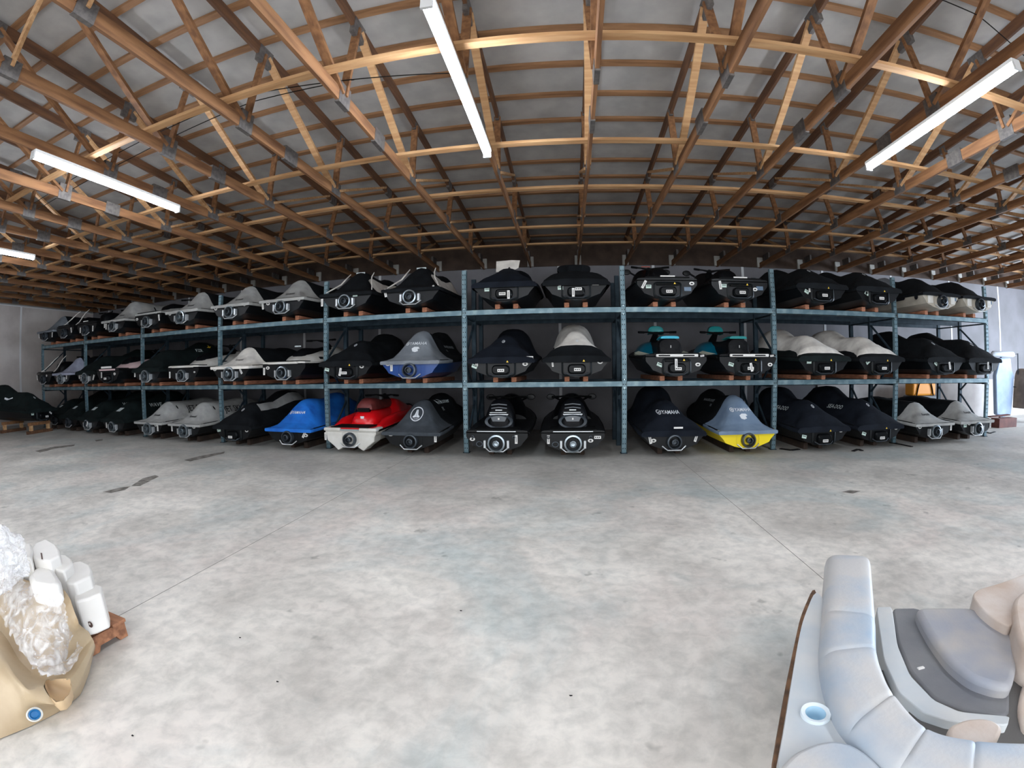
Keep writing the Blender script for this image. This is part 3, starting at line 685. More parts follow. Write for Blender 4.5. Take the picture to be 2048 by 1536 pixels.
def ex_strip(r, x=0, z=.9, y=.78, w_=.2, m='txtl', h=.035):
    bevel(MB().box(x-w_/2, x+w_/2, y-.012, y+.01, z-h/2, z+h/2).build('name_strip', M[m], r, 0), .008)
def ex_crease(r, m='white'):
    b = MB(); b.poly([(-.24, .70, .93), (.05, .69, .94), (.22, .70, .93), (.2, .60, .76), (.1, .50, .68), (.03, .56, .78), (-.05, .48, .66), (-.22, .52, .68)]); b.build('white_panel', M[m], r, 0)
def ex_vents(r):
    for q in (-1, 1):
        b = MB(); P = b.rrect(0, 0, 1.0, .1, .05, 0)
        bb = MB(); bb.poly([(q*.592, 1.0+p[0], .30+p[2]) for p in P]); bb.build('side_slot', M['ink'], r, 0)
        b2 = MB(); b2.lathe((q*.555, .18, .27), [(.05, 0), (.05, q*.012), (0, q*.02)], axis='x', n=14, sx=1, sz=1.1).build('round_port', M['ink'], r)
def ex_post(r): handlebar(r, 1.66, 1.05)
EXTRA = dict(hood=ex_hood, fins=ex_fins, strip=ex_strip, crease=ex_crease, vents=ex_vents, bar=ex_post, mirrors=lambda r: mirrors(r, M['black']))
BR = 'YAMAHA'
def brand_rear(m='txtw', z=.72, s=.075, cx=.0, crest=False):
    L = [dict(txt=BR, m=m, size=s, cx=cx+.04, cz=z, sx=1.0), dict(shape=TUNING, m=m, size=s*.9, cx=cx-.155*s/.075, cz=z, name='round_emblem')]
    if crest: L.append(dict(shape=CREST, m=m, size=.16, cx=cx+.02, cz=z-.115, name='crest'))
    return L
KR = lambda z=.49, m='ink': [dict(txt='Kawasaki', m=m, size=.062, cx=.02, cz=z, slant=.2)]
SE = lambda z=.62, x=0, s=.055: [dict(shape=EMB, m='txtw', size=s, cx=x, cz=z, name='round_emblem')]
ZT, ZM, ZB = 2.722, 1.386, .10
Y0 = 7.68
O = 'oval'; T = 'tag'; LB = 'label'; CD = 'card'; TR = 'tri'
boxst = [(TR, .12, .30, 0, -.048), (LB, .01, .15, 0, -.083)]
SK = [
 # ---- top shelf, left to right
 dict(ref='top shelf, far left ski', pos=(-15.45, Y0, ZT), cover=('tent', 'cover', 'midgrey'), ck=dict(zs=0.8), stern='dark', st=[(T, .46, .25), (T, -.5, .28, .2)], label='black-covered jet ski with mid grey rear panel, leftmost on the top shelf'),
 dict(ref='top shelf, second ski from left', pos=(-14.15, Y0, ZT), naked='white', hood='black', deckm='black', stern='dark', st=[(T, .4, .3, .3)], extra=[('fins',)], label='uncovered dark jet ski with raised handlebar, second from left on the top shelf'),
 dict(ref='top shelf, third ski from left', pos=(-12.85, Y0, ZT), naked='black', stern='dark', st=[(T, .35, .2), (T, -.35, .2)], label='uncovered black jet ski behind the second upright, third from left on the top shelf'),
 dict(ref='top shelf, pale hooded ski with oval vent', pos=(-11.42, Y0, ZT), cover=('tent', 'grey', 'grey'), stern='grey', st=[(T, -.46, .3), (T, -.38, .2)], ck=dict(zs=0.88), dec=[dict(shape=([(-.5, 0), (-.3, .7), (0, 1), (.3, .7), (.5, 0), (.3, -.7), (0, -1), (-.3, -.7)], [tuple(range(8))]), m='ink', size=.06, cx=0, cz=.72, where='right', cy=1.15, name='vent_hole')]+KR(), label='jet ski in a pale grey cover with a dark oval hole in its side'),
 dict(ref='top shelf, ski with white hood panel', pos=(-9.92, Y0, ZT), naked='white', hood='grey', deckm='grey', stern='grey', st=[(O, -.44, .33), (T, .46, .3, .2)], label='uncovered jet ski with pale hood and black seat on the top shelf'),
 dict(ref='top shelf, grey panel ski right of the white hood', pos=(-8.6, Y0, ZT), cover=('tent', 'cover', 'grey'), ck=dict(zs=0.82), stern='steel', st=[(O, -.44, .35)], dec=KR(.49), label='black-covered jet ski with light grey rear panel, right beside the uncovered pale-hooded one'),
 dict(ref='top shelf, grey panel ski over the black swoosh cover', pos=(-7.03, Y0, ZT), cover=('tent', 'cover', 'grey'), ck=dict(zs=0.8), stern='grey', st=[(O, -.45, .34), (O, .4, .35, 0, -.006, .6)], dec=KR(.49), label='grey-panelled black cover jet ski, left one in the top bay above the blue cover'),
 dict(ref='top shelf, grey panel ski over the blue ski', pos=(-5.62, Y0, ZT), cover=('tent', 'cover', 'grey'), ck=dict(zs=0.8), stern='grey', st=[(T, -.5, .24, .15), (O, -.36, .33), (O, .42, .34, 0, -.006, .6)], dec=KR(.49), label='grey-panelled black cover jet ski, right one in the top bay above the blue cover'),
 dict(ref='top shelf, left white-trimmed ski', pos=(-4.12, Y0, ZT), cover=('panel', 'cover', None), ck=dict(zs=0.9, side=('white', (4, 5, 6, 7, 8), .55, 2.6)), stern='grey', st=[(T, -.53, .25), (CD, .2, .35)], extra=[('fins', 'white', -.05), ('strip', 0, .86, .62)], label='black jet ski with curved white cowl edges, left one above the red ski'),
 dict(ref='top shelf, right white-trimmed ski', pos=(-2.79, Y0, ZT), cover=('panel', 'cover', None), ck=dict(zs=0.9, side=('white', (4, 5, 6, 7, 8), .55, 2.6)), stern='grey', st=[(T, -.5, .34, .2), (CD, .28, .38), (O, .44, .42, 0, -.006, .4)], extra=[('fins', 'white', -.05), ('strip', 0, .86, .62)], label='black jet ski with curved white cowl edges, right one above the red ski'),
 dict(ref='top shelf, ski with folded white top', pos=(-1.06, Y0, ZT), cover=('broad', 'navy', None), ck=dict(zs=0.95), st=[(CD, -.3, .30), (LB, -.02, .15, 0, -.085), (T, .09, .13, 0, -.09)], extra=[('crease',)], label='dark covered jet ski with a folded white panel on top, centre top bay'),
 dict(ref='top shelf, ski with flared tall hood', pos=(.2, Y0, ZT), cover=('square', 'cover', None), st=[(O, -.28, .36), (CD, -.27, .29), (LB, .04, .2, 0, -.083), (T, -.05, .14, 0, -.09), (LB, .34, .3)], extra=[('hood', 'cover', .96, .34, .6, 1.15)], dec=[dict(txt='SEA-DOO', m='txtl', size=.022, cx=0, cz=.6)], label='black covered jet ski with a tall flared handlebar hood, right in the centre top bay'),
 dict(ref='top shelf, black ski with orange trim', pos=(1.81, Y0, ZT), naked='black', hoodz=.06, st=[(T, -.42, .34, -.5), (CD, -.34, .30)]+boxst+[(O, .44, .36), ('greyplate', .36, .26)], extra=[('strip', 0, 1.06, 2.0, .2, 'orange', .012)], label='uncovered black jet ski with thin orange trim on its hood, on the top shelf'),
 dict(ref='top shelf, black ski right of the orange-trimmed one', pos=(3.16, Y0, ZT), naked='black', st=[(T, -.38, .34, .1), (CD, -.31, .33)]+boxst+[(O, .28, .22, 0, -.02), ('greyplate', .38, .3)], label='uncovered black jet ski just right of the orange-trimmed one, handlebar showing'),
 dict(ref='top shelf, left black cover in second bay from right', pos=(4.85, Y0, ZT), cover=('broad', 'cover', None), st=[(T, -.27, .34), (CD, -.34, .27, -.5)]+boxst, dec=SE(.71), label='all-black covered jet ski on the top shelf, left in the second bay from right'),
 dict(ref='top shelf, right black cover in second bay from right', pos=(6.19, Y0, ZT), cover=('broad', 'cover', None), st=[(T, -.28, .34, -.6), (CD, -.3, .24, -.5)]+boxst, dec=SE(.71), label='all-black covered jet ski on the top shelf, right in the second bay from right'),
 dict(ref='top shelf, left pale-hulled ski', pos=(7.92, Y0, ZT), hull='beigehull', cover=('low', 'cover', None), stern='dark', ck=dict(top=('midgrey', 1.5, 2.3, 8)), st=[(CD, -.36, .35), ('greyplate', .4, .3)], extra=[('vents',), ('strip', -.33, .22, -.01, .15, 'whitehull', .17), ('strip', .34, .22, -.01, .13, 'whitehull', .16)], label='pale-hulled jet ski under a black cover, last but one on the top shelf'),
 dict(ref='top shelf, right pale-hulled ski', pos=(9.14, Y0, ZT), hull='beigehull', cover=('low', 'cover', None), stern='dark', ck=dict(top=('midgrey', 1.5, 2.3, 8)), st=[(CD, -.36, .35), ('greyplate', .4, .3)], extra=[('vents',), ('strip', -.33, .22, -.01, .15, 'whitehull', .17), ('strip', .34, .22, -.01, .13, 'whitehull', .16)], label='pale-hulled jet ski under a black cover, rightmost on the top shelf'),
 # ---- middle shelf
 dict(ref='middle shelf, far left ski', pos=(-15.6, Y0, ZM), naked='black', stern='dark', st=[(T, -.5, .3, .2), (O, .2, .35)], extra=[('fins',)], label='uncovered dark jet ski at the far left end of the middle shelf'),
 dict(ref='middle shelf, lilac panel ski', pos=(-14.35, Y0, ZM), cover=('tent', 'cover', 'lilac'), ck=dict(zs=0.75), stern='steel', st=[(T, .3, .3), (O, -.35, .34)], label='jet ski with a lilac grey cover on the middle shelf near the left end'),
 dict(ref='middle shelf, dark green cover ski', pos=(-12.86, Y0, ZM), cover=('broad', 'green', None), stern='steel', st=[(T, -.4, .3), (O, -.3, .34), (T, .4, .25, -.5)], label='dark green covered jet ski right of the lilac one on the middle shelf'),
 dict(ref='middle shelf, long pink-white deck ski', pos=(-11.5, Y0-.15, ZM), naked='white', hood='pink', deckm='black', st=[(T, -.3, .3), (O, .34, .32), (LB, 0, .15, 0, -.09)], extra=[('strip', 0, .44, -.04, .5, 'tagw', .05)], label='uncovered jet ski with pale pink hood and a white bar across its stern'),
 dict(ref='middle shelf, tall dark cover with yellow mark', pos=(-9.95, Y0, ZM), cover=('broad', 'green', None), ck=dict(zs=1.1, split=.9), stern='steel', st=[(T, -.5, .3), (O, -.42, .36)], dec=[dict(shape=([(-1, -.2), (-.2, .1), (0, .6), (.3, .1), (1, .25), (.3, -.3)], [(0, 1, 2, 3, 4, 5)]), m='yel', size=.1, cx=0, cz=.95, where='right', cy=1.95, name='yellow_mark'), dict(txt='FZR', m='txtl', size=.11, cx=0, cz=.84, where='right', cy=1.6)], label='tall dark covered jet ski with a yellow mark near its handlebar'),
 dict(ref='middle shelf, white hood ski', pos=(-8.62, Y0+.05, ZM), naked='white', stern='grey', vents=True, st=[(T, -.48, .25), (O, .4, .3, 0, -.006, .6)], label='uncovered jet ski with a bulging white hood on the middle shelf'),
 dict(ref='middle shelf, cream panel ski', pos=(-7.03, Y0, ZM), cover=('tent', 'cover', 'white'), ck=dict(zs=0.68), stern='steel', st=[(O, -.47, .34), (T, .3, .3, .5)], dec=KR(.49), label='black-covered jet ski with a cream rear panel on the middle shelf'),
 dict(ref='middle shelf, black and white ski with green strip', pos=(-5.62, Y0+.05, ZM), naked='white', stern='grey', vents=True, st=[(T, -.5, .27), (O, -.4, .34)], extra=[('strip', 0, .74, .54, .16, 'txtl', .03)], label='uncovered black and white jet ski with a pale green strip on its seat back'),
 dict(ref='middle shelf, black cover left of the blue hull', pos=(-4.12, Y0, ZM), cover=('broad', 'cover', None), st=[(CD, -.42, .22, -.2), (T, -.08, .17, -.2, -.09), (LB, 0, .15, 0, -.084), (O, .34, .32), (TR, .1, .30, 0, -.048)], dec=SE(.7), label='black covered jet ski left of the blue-hulled one on the middle shelf'),
 dict(ref='middle shelf, blue hull ski', pos=(-2.79, Y0-.05, ZM), hull='bluehull', cover=('panel', 'cover', 'midgrey'), stern='dark', ck=dict(zs=0.99), st=[(O, -.43, .35), (T, -.36, .24)], dec=brand_rear('txtw', .68, .082, 0, True)+[dict(txt='WAVERUNNER', m='txtg', size=.075, cx=0, cz=.66, where='right', cy=1.55), dict(txt='FX', m='txtg', size=.06, cx=0, cz=.57, where='right', cy=1.3)], label='jet ski with a blue hull and grey lettered rear panel on the middle shelf'),
 dict(ref='middle shelf, centre black cover', pos=(-1.11, Y0-.15, ZM), cover=('broad', 'navy', None), ck=dict(zs=1), st=[(T, -.42, .36), (CD, -.46, .28, -.4)]+boxst+[(O, .42, .31), (LB, .5, .36)], dec=SE(.67)+[], label='black covered jet ski with round emblem, left in the centre bay of the middle shelf'),
 dict(ref='middle shelf, white-topped ski in the centre bay', pos=(.185, Y0-.1, ZM), cover=('broad', 'cover', None), ck=dict(zs=1.12, top=('white', .14, 2.6, 6)), st=[(CD, -.42, .36), (T, -.41, .3, .1, -.006, .6)]+boxst+[(O, .4, .33)], dec=SE(.66, .02, .04), label='black jet ski with an off-white pointed cover top in the centre bay'),
 dict(ref='middle shelf, left teal ski', pos=(1.91, Y0-.1, ZM), naked='spark', st=[(CD, -.3, .22, -.4), (T, -.03, .24, 0, -.09)]+boxst+[(O, .38, .22), (LB, .46, .37, .1, -.006, .6)], rot=0, label='teal and black uncovered jet ski with white stern bar, left one of the pair'),
 dict(ref='middle shelf, right teal ski', pos=(3.23, Y0-.1, ZM), naked='spark', st=[(CD, -.33, .22, -.3), (T, .02, .17, .2, -.09)]+boxst+[(O, .42, .27), (LB, .46, .37, .1, -.006, .6)], label='teal and black uncovered jet ski with white stern bar, right one of the pair'),
 dict(ref='middle shelf, left white-topped ski in second bay from right', pos=(4.85, Y0, ZM), cover=('broad', 'green', None), ck=dict(top=('white', .12, 2.4, 6), zs=.98), st=[(CD, -.34, .32), (O, -.36, .37)]+boxst, dec=SE(.66, .1, .04), label='jet ski with crumpled off-white cover top, left in the second middle bay from the right'),
 dict(ref='middle shelf, right white-topped ski in second bay from right', pos=(6.2, Y0, ZM), cover=('broad', 'cover', None), ck=dict(top=('white', .12, 2.4, 6), zs=.98), st=[(CD, -.34, .32, .6), (O, -.36, .36)]+boxst, dec=SE(.66, .1, .04), label='jet ski with crumpled off-white cover top, right in the second middle bay from the right'),
 dict(ref='middle shelf, left black cover at right end', pos=(7.93, Y0-.06, ZM), cover=('broad', 'cover', None), st=[(CD, -.3, .3, -.6), (T, .03, .26, .2, -.09)], dec=SE(.67), label='all-black covered jet ski, left in the right end bay of the middle shelf'),
 dict(ref='middle shelf, last black cover at right end', pos=(9.145, Y0-.1, ZM), cover=('broad', 'cover', None), st=[(T, .02, .27, 0, -.09)], dec=SE(.67), label='all-black covered jet ski overhanging the right end of the middle shelf'),
 # ---- floor row
 dict(ref='floor row, far left dark cover', pos=(-15.5, Y0+.3, ZB), cover=('broad', 'green', None), stern='dark', dec=[dict(shape=([(-1, -.5), (.8, -.5), (1, .5), (-.8, .5)], [(0, 1, 2, 3)]), m='txtl', size=.06, cx=0, cz=.6, name='pale_patch')], label='dark green covered jet ski on the floor at the far left end of the rack'),
 dict(ref='floor row, second dark cover from left', pos=(-14.2, Y0+.1, ZB), cover=('broad', 'green', None), stern='dark', dec=[dict(shape=([(-1, -.4), (.8, -.4), (1, .4), (-.8, .4)], [(0, 1, 2, 3)]), m='txtl', size=.085, cx=0, cz=.6, name='pale_patch')], label='dark green covered jet ski with pale patch, second in the floor row from left'),
 dict(ref='floor row, third dark cover from left', pos=(-12.85, Y0-.02, ZB), cover=('broad', 'green', None), stern='grey', st=[(T, .1, .2, -.5, -.1)], dec=[dict(shape=([(-1, -.4), (.8, -.4), (1, .4), (-.8, .4)], [(0, 1, 2, 3)]), m='txtl', size=.095, cx=0, cz=.6, name='pale_patch'), dict(txt='WAVE', m='txtl', size=.14, cx=0, cz=.66, where='right', cy=1.3, slant=.2)], label='dark green covered jet ski on the floor, third from the left end'),
 dict(ref='floor row, fourth dark cover from left', pos=(-11.52, Y0-.02, ZB), cover=('broad', 'green', None), stern='grey', st=[(T, -.35, .25)], dec=[dict(shape=([(-1, -.4), (.8, -.4), (1, .4), (-.8, .4)], [(0, 1, 2, 3)]), m='txtl', size=.105, cx=0, cz=.6, name='pale_patch'), dict(txt='WAVE', m='txtl', size=.14, cx=0, cz=.66, where='right', cy=1.3, slant=.2)], label='dark green covered jet ski on the floor, left neighbour of the pale grey covers'),
 dict(ref='floor row, left pale grey cover', pos=(-9.95, Y0, ZB), cover=('tent', 'grey', 'grey'), ck=dict(zs=0.7), stern='steel', st=[(O, .28, .33), (T, .35, .26)], dec=KR(.49)+[dict(txt='JET SKI', m='ink', size=.19, cx=0, cz=.6, where='right', cy=1.3, slant=.25), dict(shape=([(-.5, 0), (-.3, .7), (0, 1), (.3, .7), (.5, 0), (.3, -.7), (0, -1), (-.3, -.7)], [tuple(range(8))]), m='ink', size=.05, cx=0, cz=.66, where='right', cy=.74, name='vent_hole')], label='jet ski fully under a pale grey cover with dark side lettering, left of the two'),
 dict(ref='floor row, right pale grey cover', pos=(-8.58, Y0, ZB), cover=('tent', 'grey', 'grey'), ck=dict(zs=0.7), stern='steel', st=[(T, -.47, .28), (O, .32, .33)], dec=KR(.49)+[dict(txt='JET SKI', m='ink', size=.19, cx=0, cz=.6, where='right', cy=1.3, slant=.25), dict(shape=([(-.5, 0), (-.3, .7), (0, 1), (.3, .7), (.5, 0), (.3, -.7), (0, -1), (-.3, -.7)], [tuple(range(8))]), m='ink', size=.05, cx=0, cz=.66, where='right', cy=.74, name='vent_hole')], label='jet ski fully under a pale grey cover with dark side lettering, right of the two'),
 dict(ref='floor row, black cover with grey swoosh', pos=(-6.98, Y0-.05, ZB), cover=('broad', 'cover', None), ck=dict(side=('grey', (8, 9, 10), .7, 2.9)), st=[(CD, -.42, .3, .1), (O, .4, .32), (LB, -.02, .12, 0, -.085)], dec=SE(.67), label='black covered jet ski with a grey side swoosh, left of the blue cover'),
 dict(ref='floor row, bright blue cover', pos=(-5.44, Y0-.1, ZB), cover=('panel', 'blue', None), ck=dict(zs=0.9), stern='dark', st=[(T, .38, .3, -.5), (O, .42, .28)], dec=brand_rear('txtw', .64, .075), label='jet ski under a bright blue cover with white lettering'),
 dict(ref='floor row, red ski', pos=(-4.02, Y0-.1, ZB), hull='whitehull', naked='red', stern='dark', st=[(T, -.54, .28)], label='uncovered red and white jet ski with a dull red seat'),
 dict(ref='floor row, charcoal cover with round logo', pos=(-2.78, Y0-.1, ZB), cover=('panel', 'cover', 'cover2'), ck=dict(zs=0.87), stern='dark', st=[(O, -.4, .35), (T, .46, .3)], dec=[dict(shape=TOWER, m='txtw', size=.125, cx=.0, cz=.64, name='round_logo'), dict(txt='JL AUDIO', m='txtw', size=.03, cx=0, cz=.555), dict(txt='WaveRunner', m='txtl', size=.12, cx=0, cz=.80, where='right', cy=1.45, slant=.2), dict(txt='FX', m='txtl', size=.1, cx=0, cz=.66, where='right', cy=1.25, slant=.2)], label='black-covered jet ski with charcoal panel and white circular logo'),
 dict(ref='floor row, left uncovered black ski in centre', pos=(-1.2, Y0-.15, ZB), naked='dome', stern='steel', st=[(O, -.43, .3), (T, .34, .3)], label='uncovered black jet ski with chrome strip, left of the centre floor pair'),
 dict(ref='floor row, right uncovered black ski in centre', pos=(.115, Y0-.15, ZB), naked='dome', stern='steel', st=[(T, -.42, .3), (O, .3, .28), (LB, .42, .28)], label='uncovered black jet ski with chrome strip, right of the centre floor pair'),
 dict(ref='floor row, black cover with white lettering', pos=(1.87, Y0-.1, ZB), cover=('broad', 'navy', None), ck=dict(zs=1.08), stern='dark', st=[(T, -.42, .28, .2), (O, -.36, .26), (T, .4, .3, -.3), ('bar', .06, .43, 0, -.07)], dec=brand_rear('txtw', .66, .08, -.03), label='dark covered jet ski with white lettering across its back, left of the yellow-hulled one'),
 dict(ref='floor row, yellow hull ski', pos=(3.24, Y0-.1, ZB), hull='yellow', cover=('panel', 'cover', 'bluegrey'), ck=dict(zs=0.94), stern='dark', st=[], dec=brand_rear('txtw', .68, .082, 0, True)+[dict(txt='WAVERUNNER', m='txtg', size=.07, cx=0, cz=.78, where='left', cy=1.55, slant=.2), dict(txt='FX', m='txtg', size=.07, cx=0, cz=.69, where='left', cy=1.35)], label='jet ski with a yellow hull and blue grey lettered rear panel'),
 dict(ref='floor row, left black cover in second bay from right', pos=(4.80, Y0-.1, ZB), cover=('broad', 'navy', None), st=[(CD, -.42, .2, -.2), (LB, .0, .12, 0, -.084), (O, .38, .34), (TR, .12, .30, 0, -.048)], dec=SE(.71)+[dict(txt='SEA-DOO', m='txtl', size=.11, cx=0, cz=.62, where='left', cy=1.2, slant=.2)], label='dark covered jet ski on the floor, left in the second bay from the right end'),
 dict(ref='floor row, right black cover in second bay from right', pos=(6.13, Y0-.1, ZB), cover=('broad', 'navy', None), st=[(CD, -.4, .26, -.3), (LB, .0, .12, 0, -.084), (O, .4, .34), (TR, .12, .30, 0, -.048)], dec=SE(.71)+[dict(txt='SEA-DOO', m='txtl', size=.11, cx=0, cz=.62, where='left', cy=1.2, slant=.2)], label='dark covered jet ski on the floor, right in the second bay from the right end'),
 dict(ref='floor row, left grey panel ski at right end', pos=(7.6, Y0-.1, ZB), cover=('tent', 'cover', 'grey'), ck=dict(zs=0.58), stern='grey', st=[(O, -.42, .33), (T, .5, .3)], dec=KR(.49), label='grey-panelled black cover jet ski on the floor, left in the right end bay'),
 dict(ref='floor row, right grey panel ski at right end', pos=(8.93, Y0-.1, ZB), cover=('tent', 'cover', 'grey'), ck=dict(zs=0.58), stern='grey', st=[(O, -.25, .34), (CD, -.38, .3), (T, .48, .3)], dec=KR(.49), label='grey-panelled black cover jet ski on the floor, right in the right end bay'),
]
SIDES = ('left', 'right')
for s in SK:
    ski(s)
    x = s['pos'][0]; lv = s['pos'][2]
    top = lv+.025; bz = top-.09 if lv > 1 else 0
    for q in (0, 1):
        bx = x+(q*2-1)*.167
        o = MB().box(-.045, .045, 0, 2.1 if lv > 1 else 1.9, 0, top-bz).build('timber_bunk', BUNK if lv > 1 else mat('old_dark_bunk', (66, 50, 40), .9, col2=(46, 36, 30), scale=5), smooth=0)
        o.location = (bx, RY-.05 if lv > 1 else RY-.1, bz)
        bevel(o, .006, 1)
        tag(o, '%s timber bunk beneath: %s' % (SIDES[q], s['ref']), 'timber bunk', 'timber bunks under the skis')
# the covered ski parked outside the left end of the rack, on its wooden cradle
p = at(78, 866, z=0)
r = ski(dict(pos=(p.x+.15, p.y+.1, .34), rot=104, cover=('broad', 'green', None), st=[(CD, -.4, .3), (LB, .1, .14, 0, -.085), (T, .3, .3, .9)], ck=dict(zs=1.12), dec=SE(.7)+[dict(shape=([(-1, .1), (-.3, -.1), (1, .2), (.9, .4), (0, .15), (-1, .4)], [(0, 1, 2, 3, 4, 5)]), m='txtw', size=.17, cx=0, cz=.66, where='left', cy=1.3, name='side_swoosh')], label='dark covered jet ski on a wooden cradle, parked in front of the rack far left'))
rt_ = empty('wooden_cradle', (p.x+.15, p.y+.1, 0), math.radians(104))
for yy in (.15, 1.5):
    MB().box(-.5, .5, yy, yy+.09, .0, .09).build('sleeper', WOOD_D, rt_, 0)
    MB().box(-.42, .42, yy, yy+.09, .24, .33).build('crossbeam', WOOD, rt_, 0)
    for q in (-.38, .3): MB().box(q, q+.09, yy, yy+.09, .09, .24).build('leg', WOOD_L, rt_, 0)
tag(rt_, 'low wooden cradle under the dark covered ski at the far left', 'cradle')

# ------------------------------------------------------------------ boat lounge at the lower right
VIN = mat('pale_vinyl', (194, 192, 190), .5, col2=(154, 172, 190), scale=2.6, detail=5, bump=.06, bscale=60, mix=(.45, .7))
VIN2 = mat('grey_vinyl', (118, 118, 120), .55, col2=(98, 100, 106), scale=3, detail=5, bump=.05, bscale=60)
VIN3 = mat('cream_vinyl', (210, 200, 192), .5, col2=(186, 164, 146), scale=3.5, detail=5, bump=.06, bscale=60)
SHELL = mat('moulded_white_plastic', (206, 206, 204), .45, col2=(180, 190, 198), scale=3)
ROT = mat('weathered_plywood_edge', (134, 98, 70), .85, col2=(74, 54, 40), scale=14, detail=8)
def slab_mesh(pts, z, th, shrink=0):
    P = [at(a, b_, z=z) for a, b_ in pts]; b = MB()
    top = [(p.x, p.y, z) for p in P]; bot = [(p.x, p.y, z-th) for p in P]
    b.poly(top); b.poly(bot[::-1])
    for k in range(len(P)): b.poly([top[k], top[(k+1) % len(P)], bot[(k+1) % len(P)], bot[k]])
    return b
def chaikin(P, n=2, a=.2):
    for _ in range(n):
        Q = []
        for (x0, y0), (x1, y1) in zip(P, P[1:]+P[:1]): Q += [(x0*(1-a)+x1*a, y0*(1-a)+y1*a), (x0*a+x1*(1-a), y0*a+y1*(1-a))]
        P = Q
    return P
def slab(nm, pts, z, th, m, par=None, bev=.02, seg=3, smooth=50):
    if nm in ('seat_rim', 'seat_base', 'seat_cushion', 'bolster', 'corner_cushion', 'inner_bolster', 'lower_cushion', 'side_panel', 'plywood_edge'): pts = chaikin(pts, 2, .09 if nm in ('seat_rim', 'seat_base') else .2)
    o = slab_mesh(pts, z, th).build(nm, m, par, smooth)
    if bev: bevel(o, bev, seg, 30)
    return o
lg = empty('boat_lounge', (1.35, 1.1, 0)); lgp = lambda o: (setattr(o, 'matrix_parent_inverse', Matrix.Translation((-1.35, -1.1, 0))), o)[1]
tag(lg, 'curved pale blue-grey vinyl boat lounge with cup holder, lower right', 'boat seat')
ZB_, ZP, ZS = .50, .42, .30
out = [(1655, 1096), (1648, 1215), (1645, 1300), (1664, 1380), (1704, 1446), (1800, 1532), (1940, 1610), (2090, 1660)]
inn = [(1744, 1100), (1757, 1226), (1761, 1287), (1774, 1332), (1797, 1375), (1861, 1441), (1955, 1462), (2090, 1466)]
def cr_(P, t):
    i = min(int(t), len(P)-2); f = t-i; p0, p1, p2, p3 = [Vector(P[max(0, min(len(P)-1, i+k))]) for k in (-1, 0, 1, 2)]
    return .5*((2*p1)+(p2-p0)*f+(2*p0-5*p1+4*p2-p3)*f*f+(3*p1-p0-3*p2+p3)*f*f*f)
def back_seg(t0, t1, first=False):
    N = 22; K = 11; rows = []
    for i in range(N+1):
        t = t0+(t1-t0)*i/N
        o_, i_ = cr_(out, t), cr_(inn, t)
        O3, I3 = at(o_.x, o_.y, z=ZB_), at(i_.x, i_.y, z=ZB_)
        dist = min(t-t0 if not first else 9, t1-t)/(t1-t0); dip = .006*math.exp(-(dist/.035)**2)
        endc = 1.0
        if first: e = min(1, (t-t0)/.28); endc = math.sqrt(max(0.0, 1-(1-e)**2.6))
        row = []
        for k in range(2*K+1):
            a = PI*k/(2*K); u = .5-.5*math.copysign(abs(math.cos(a))**.45, math.cos(a)); hz = abs(math.sin(a))**.5
            row.append(O3.lerp(I3, u)*1+Vector((0, 0, -.13+.13*hz*(.35+.65*endc)-dip*hz)))
        rows.append(row)
    b = MB(); b.quadgrid(rows); b.poly(rows[0])
    return lgp(b.build('back_cushion', VIN, lg, 60))
for a_, b_, f_ in ((-.0, 1, True), (1, 2, False), (2, 4, False), (4, 5, False), (5, 6, False), (6, 7, False)): back_seg(a_, b_, f_)
PANEL = chaikin([(1630, 1180), (1606, 1240), (1597, 1280), (1582, 1370), (1568, 1460), (1552, 1548), (1640, 1600), (1760, 1570), (1712, 1478), (1668, 1400), (1650, 1300), (1650, 1200)])
cpos = at(1632, 1424, z=ZP+.012)
def panel_mesh():
    bm = bmesh.new(); es = []
    for loop in ([Vector((p.x, p.y, ZP)) for p in [at(a, b_, z=ZP) for a, b_ in PANEL]], [Vector((cpos.x+.036*math.cos(2*PI*k/28), cpos.y+.036*math.sin(2*PI*k/28), ZP)) for k in range(28)]):
        v = [bm.verts.new(p) for p in loop]; es += [bm.edges.new((v[k], v[(k+1) % len(v)])) for k in range(len(v))]
    bmesh.ops.triangle_fill(bm, use_beauty=True, use_dissolve=False, edges=es)
    ex = bmesh.ops.extrude_face_region(bm, geom=list(bm.faces)); bmesh.ops.translate(bm, vec=(0, 0, -.03), verts=[g for g in ex['geom'] if isinstance(g, bmesh.types.BMVert)])
    bmesh.ops.recalc_face_normals(bm, faces=bm.faces); me = bpy.data.meshes.new('side_panel'); bm.to_mesh(me); bm.free(); me.materials.append(SHELL)
    o = bpy.data.objects.new('side_panel', me); C.objects.link(o); o.parent = lg; return o
lgp(panel_mesh())
lgp(slab('plywood_edge', [(1629, 1168), (1601, 1232), (1590, 1282), (1572, 1370), (1558, 1450), (1543, 1545), (1575, 1600), (1572, 1540), (1592, 1450), (1606, 1370), (1616, 1290), (1640, 1225)], ZP-.031, .03, ROT, lg, 0))
# cup holder
c_ = empty('cup_holder', (0, 0, 0)); c_.parent = lg; lgp(c_)
b = MB().lathe((cpos.x, cpos.y, ZP), [(.0365, -.02), (.036, .008), (.051, .012), (.053, .002), (.0525, -.01)], 'z', 32); b.build('rim', mat('cup_rim', (226, 236, 242), .35), c_)
b = MB().lathe((cpos.x, cpos.y, ZP), [(.0355, .008), (.034, -.03), (.032, -.05), (.027, -.058), (.026, -.055), (.0045, -.060)], 'z', 32); b.build('well', mat('cup_well', (186, 218, 236), .35), c_)
b = MB().lathe((cpos.x, cpos.y, ZP), [(.005, -.0590), (.0, -.0590)], 'z', 12); b.build('drain_hole', M['ink'], c_)
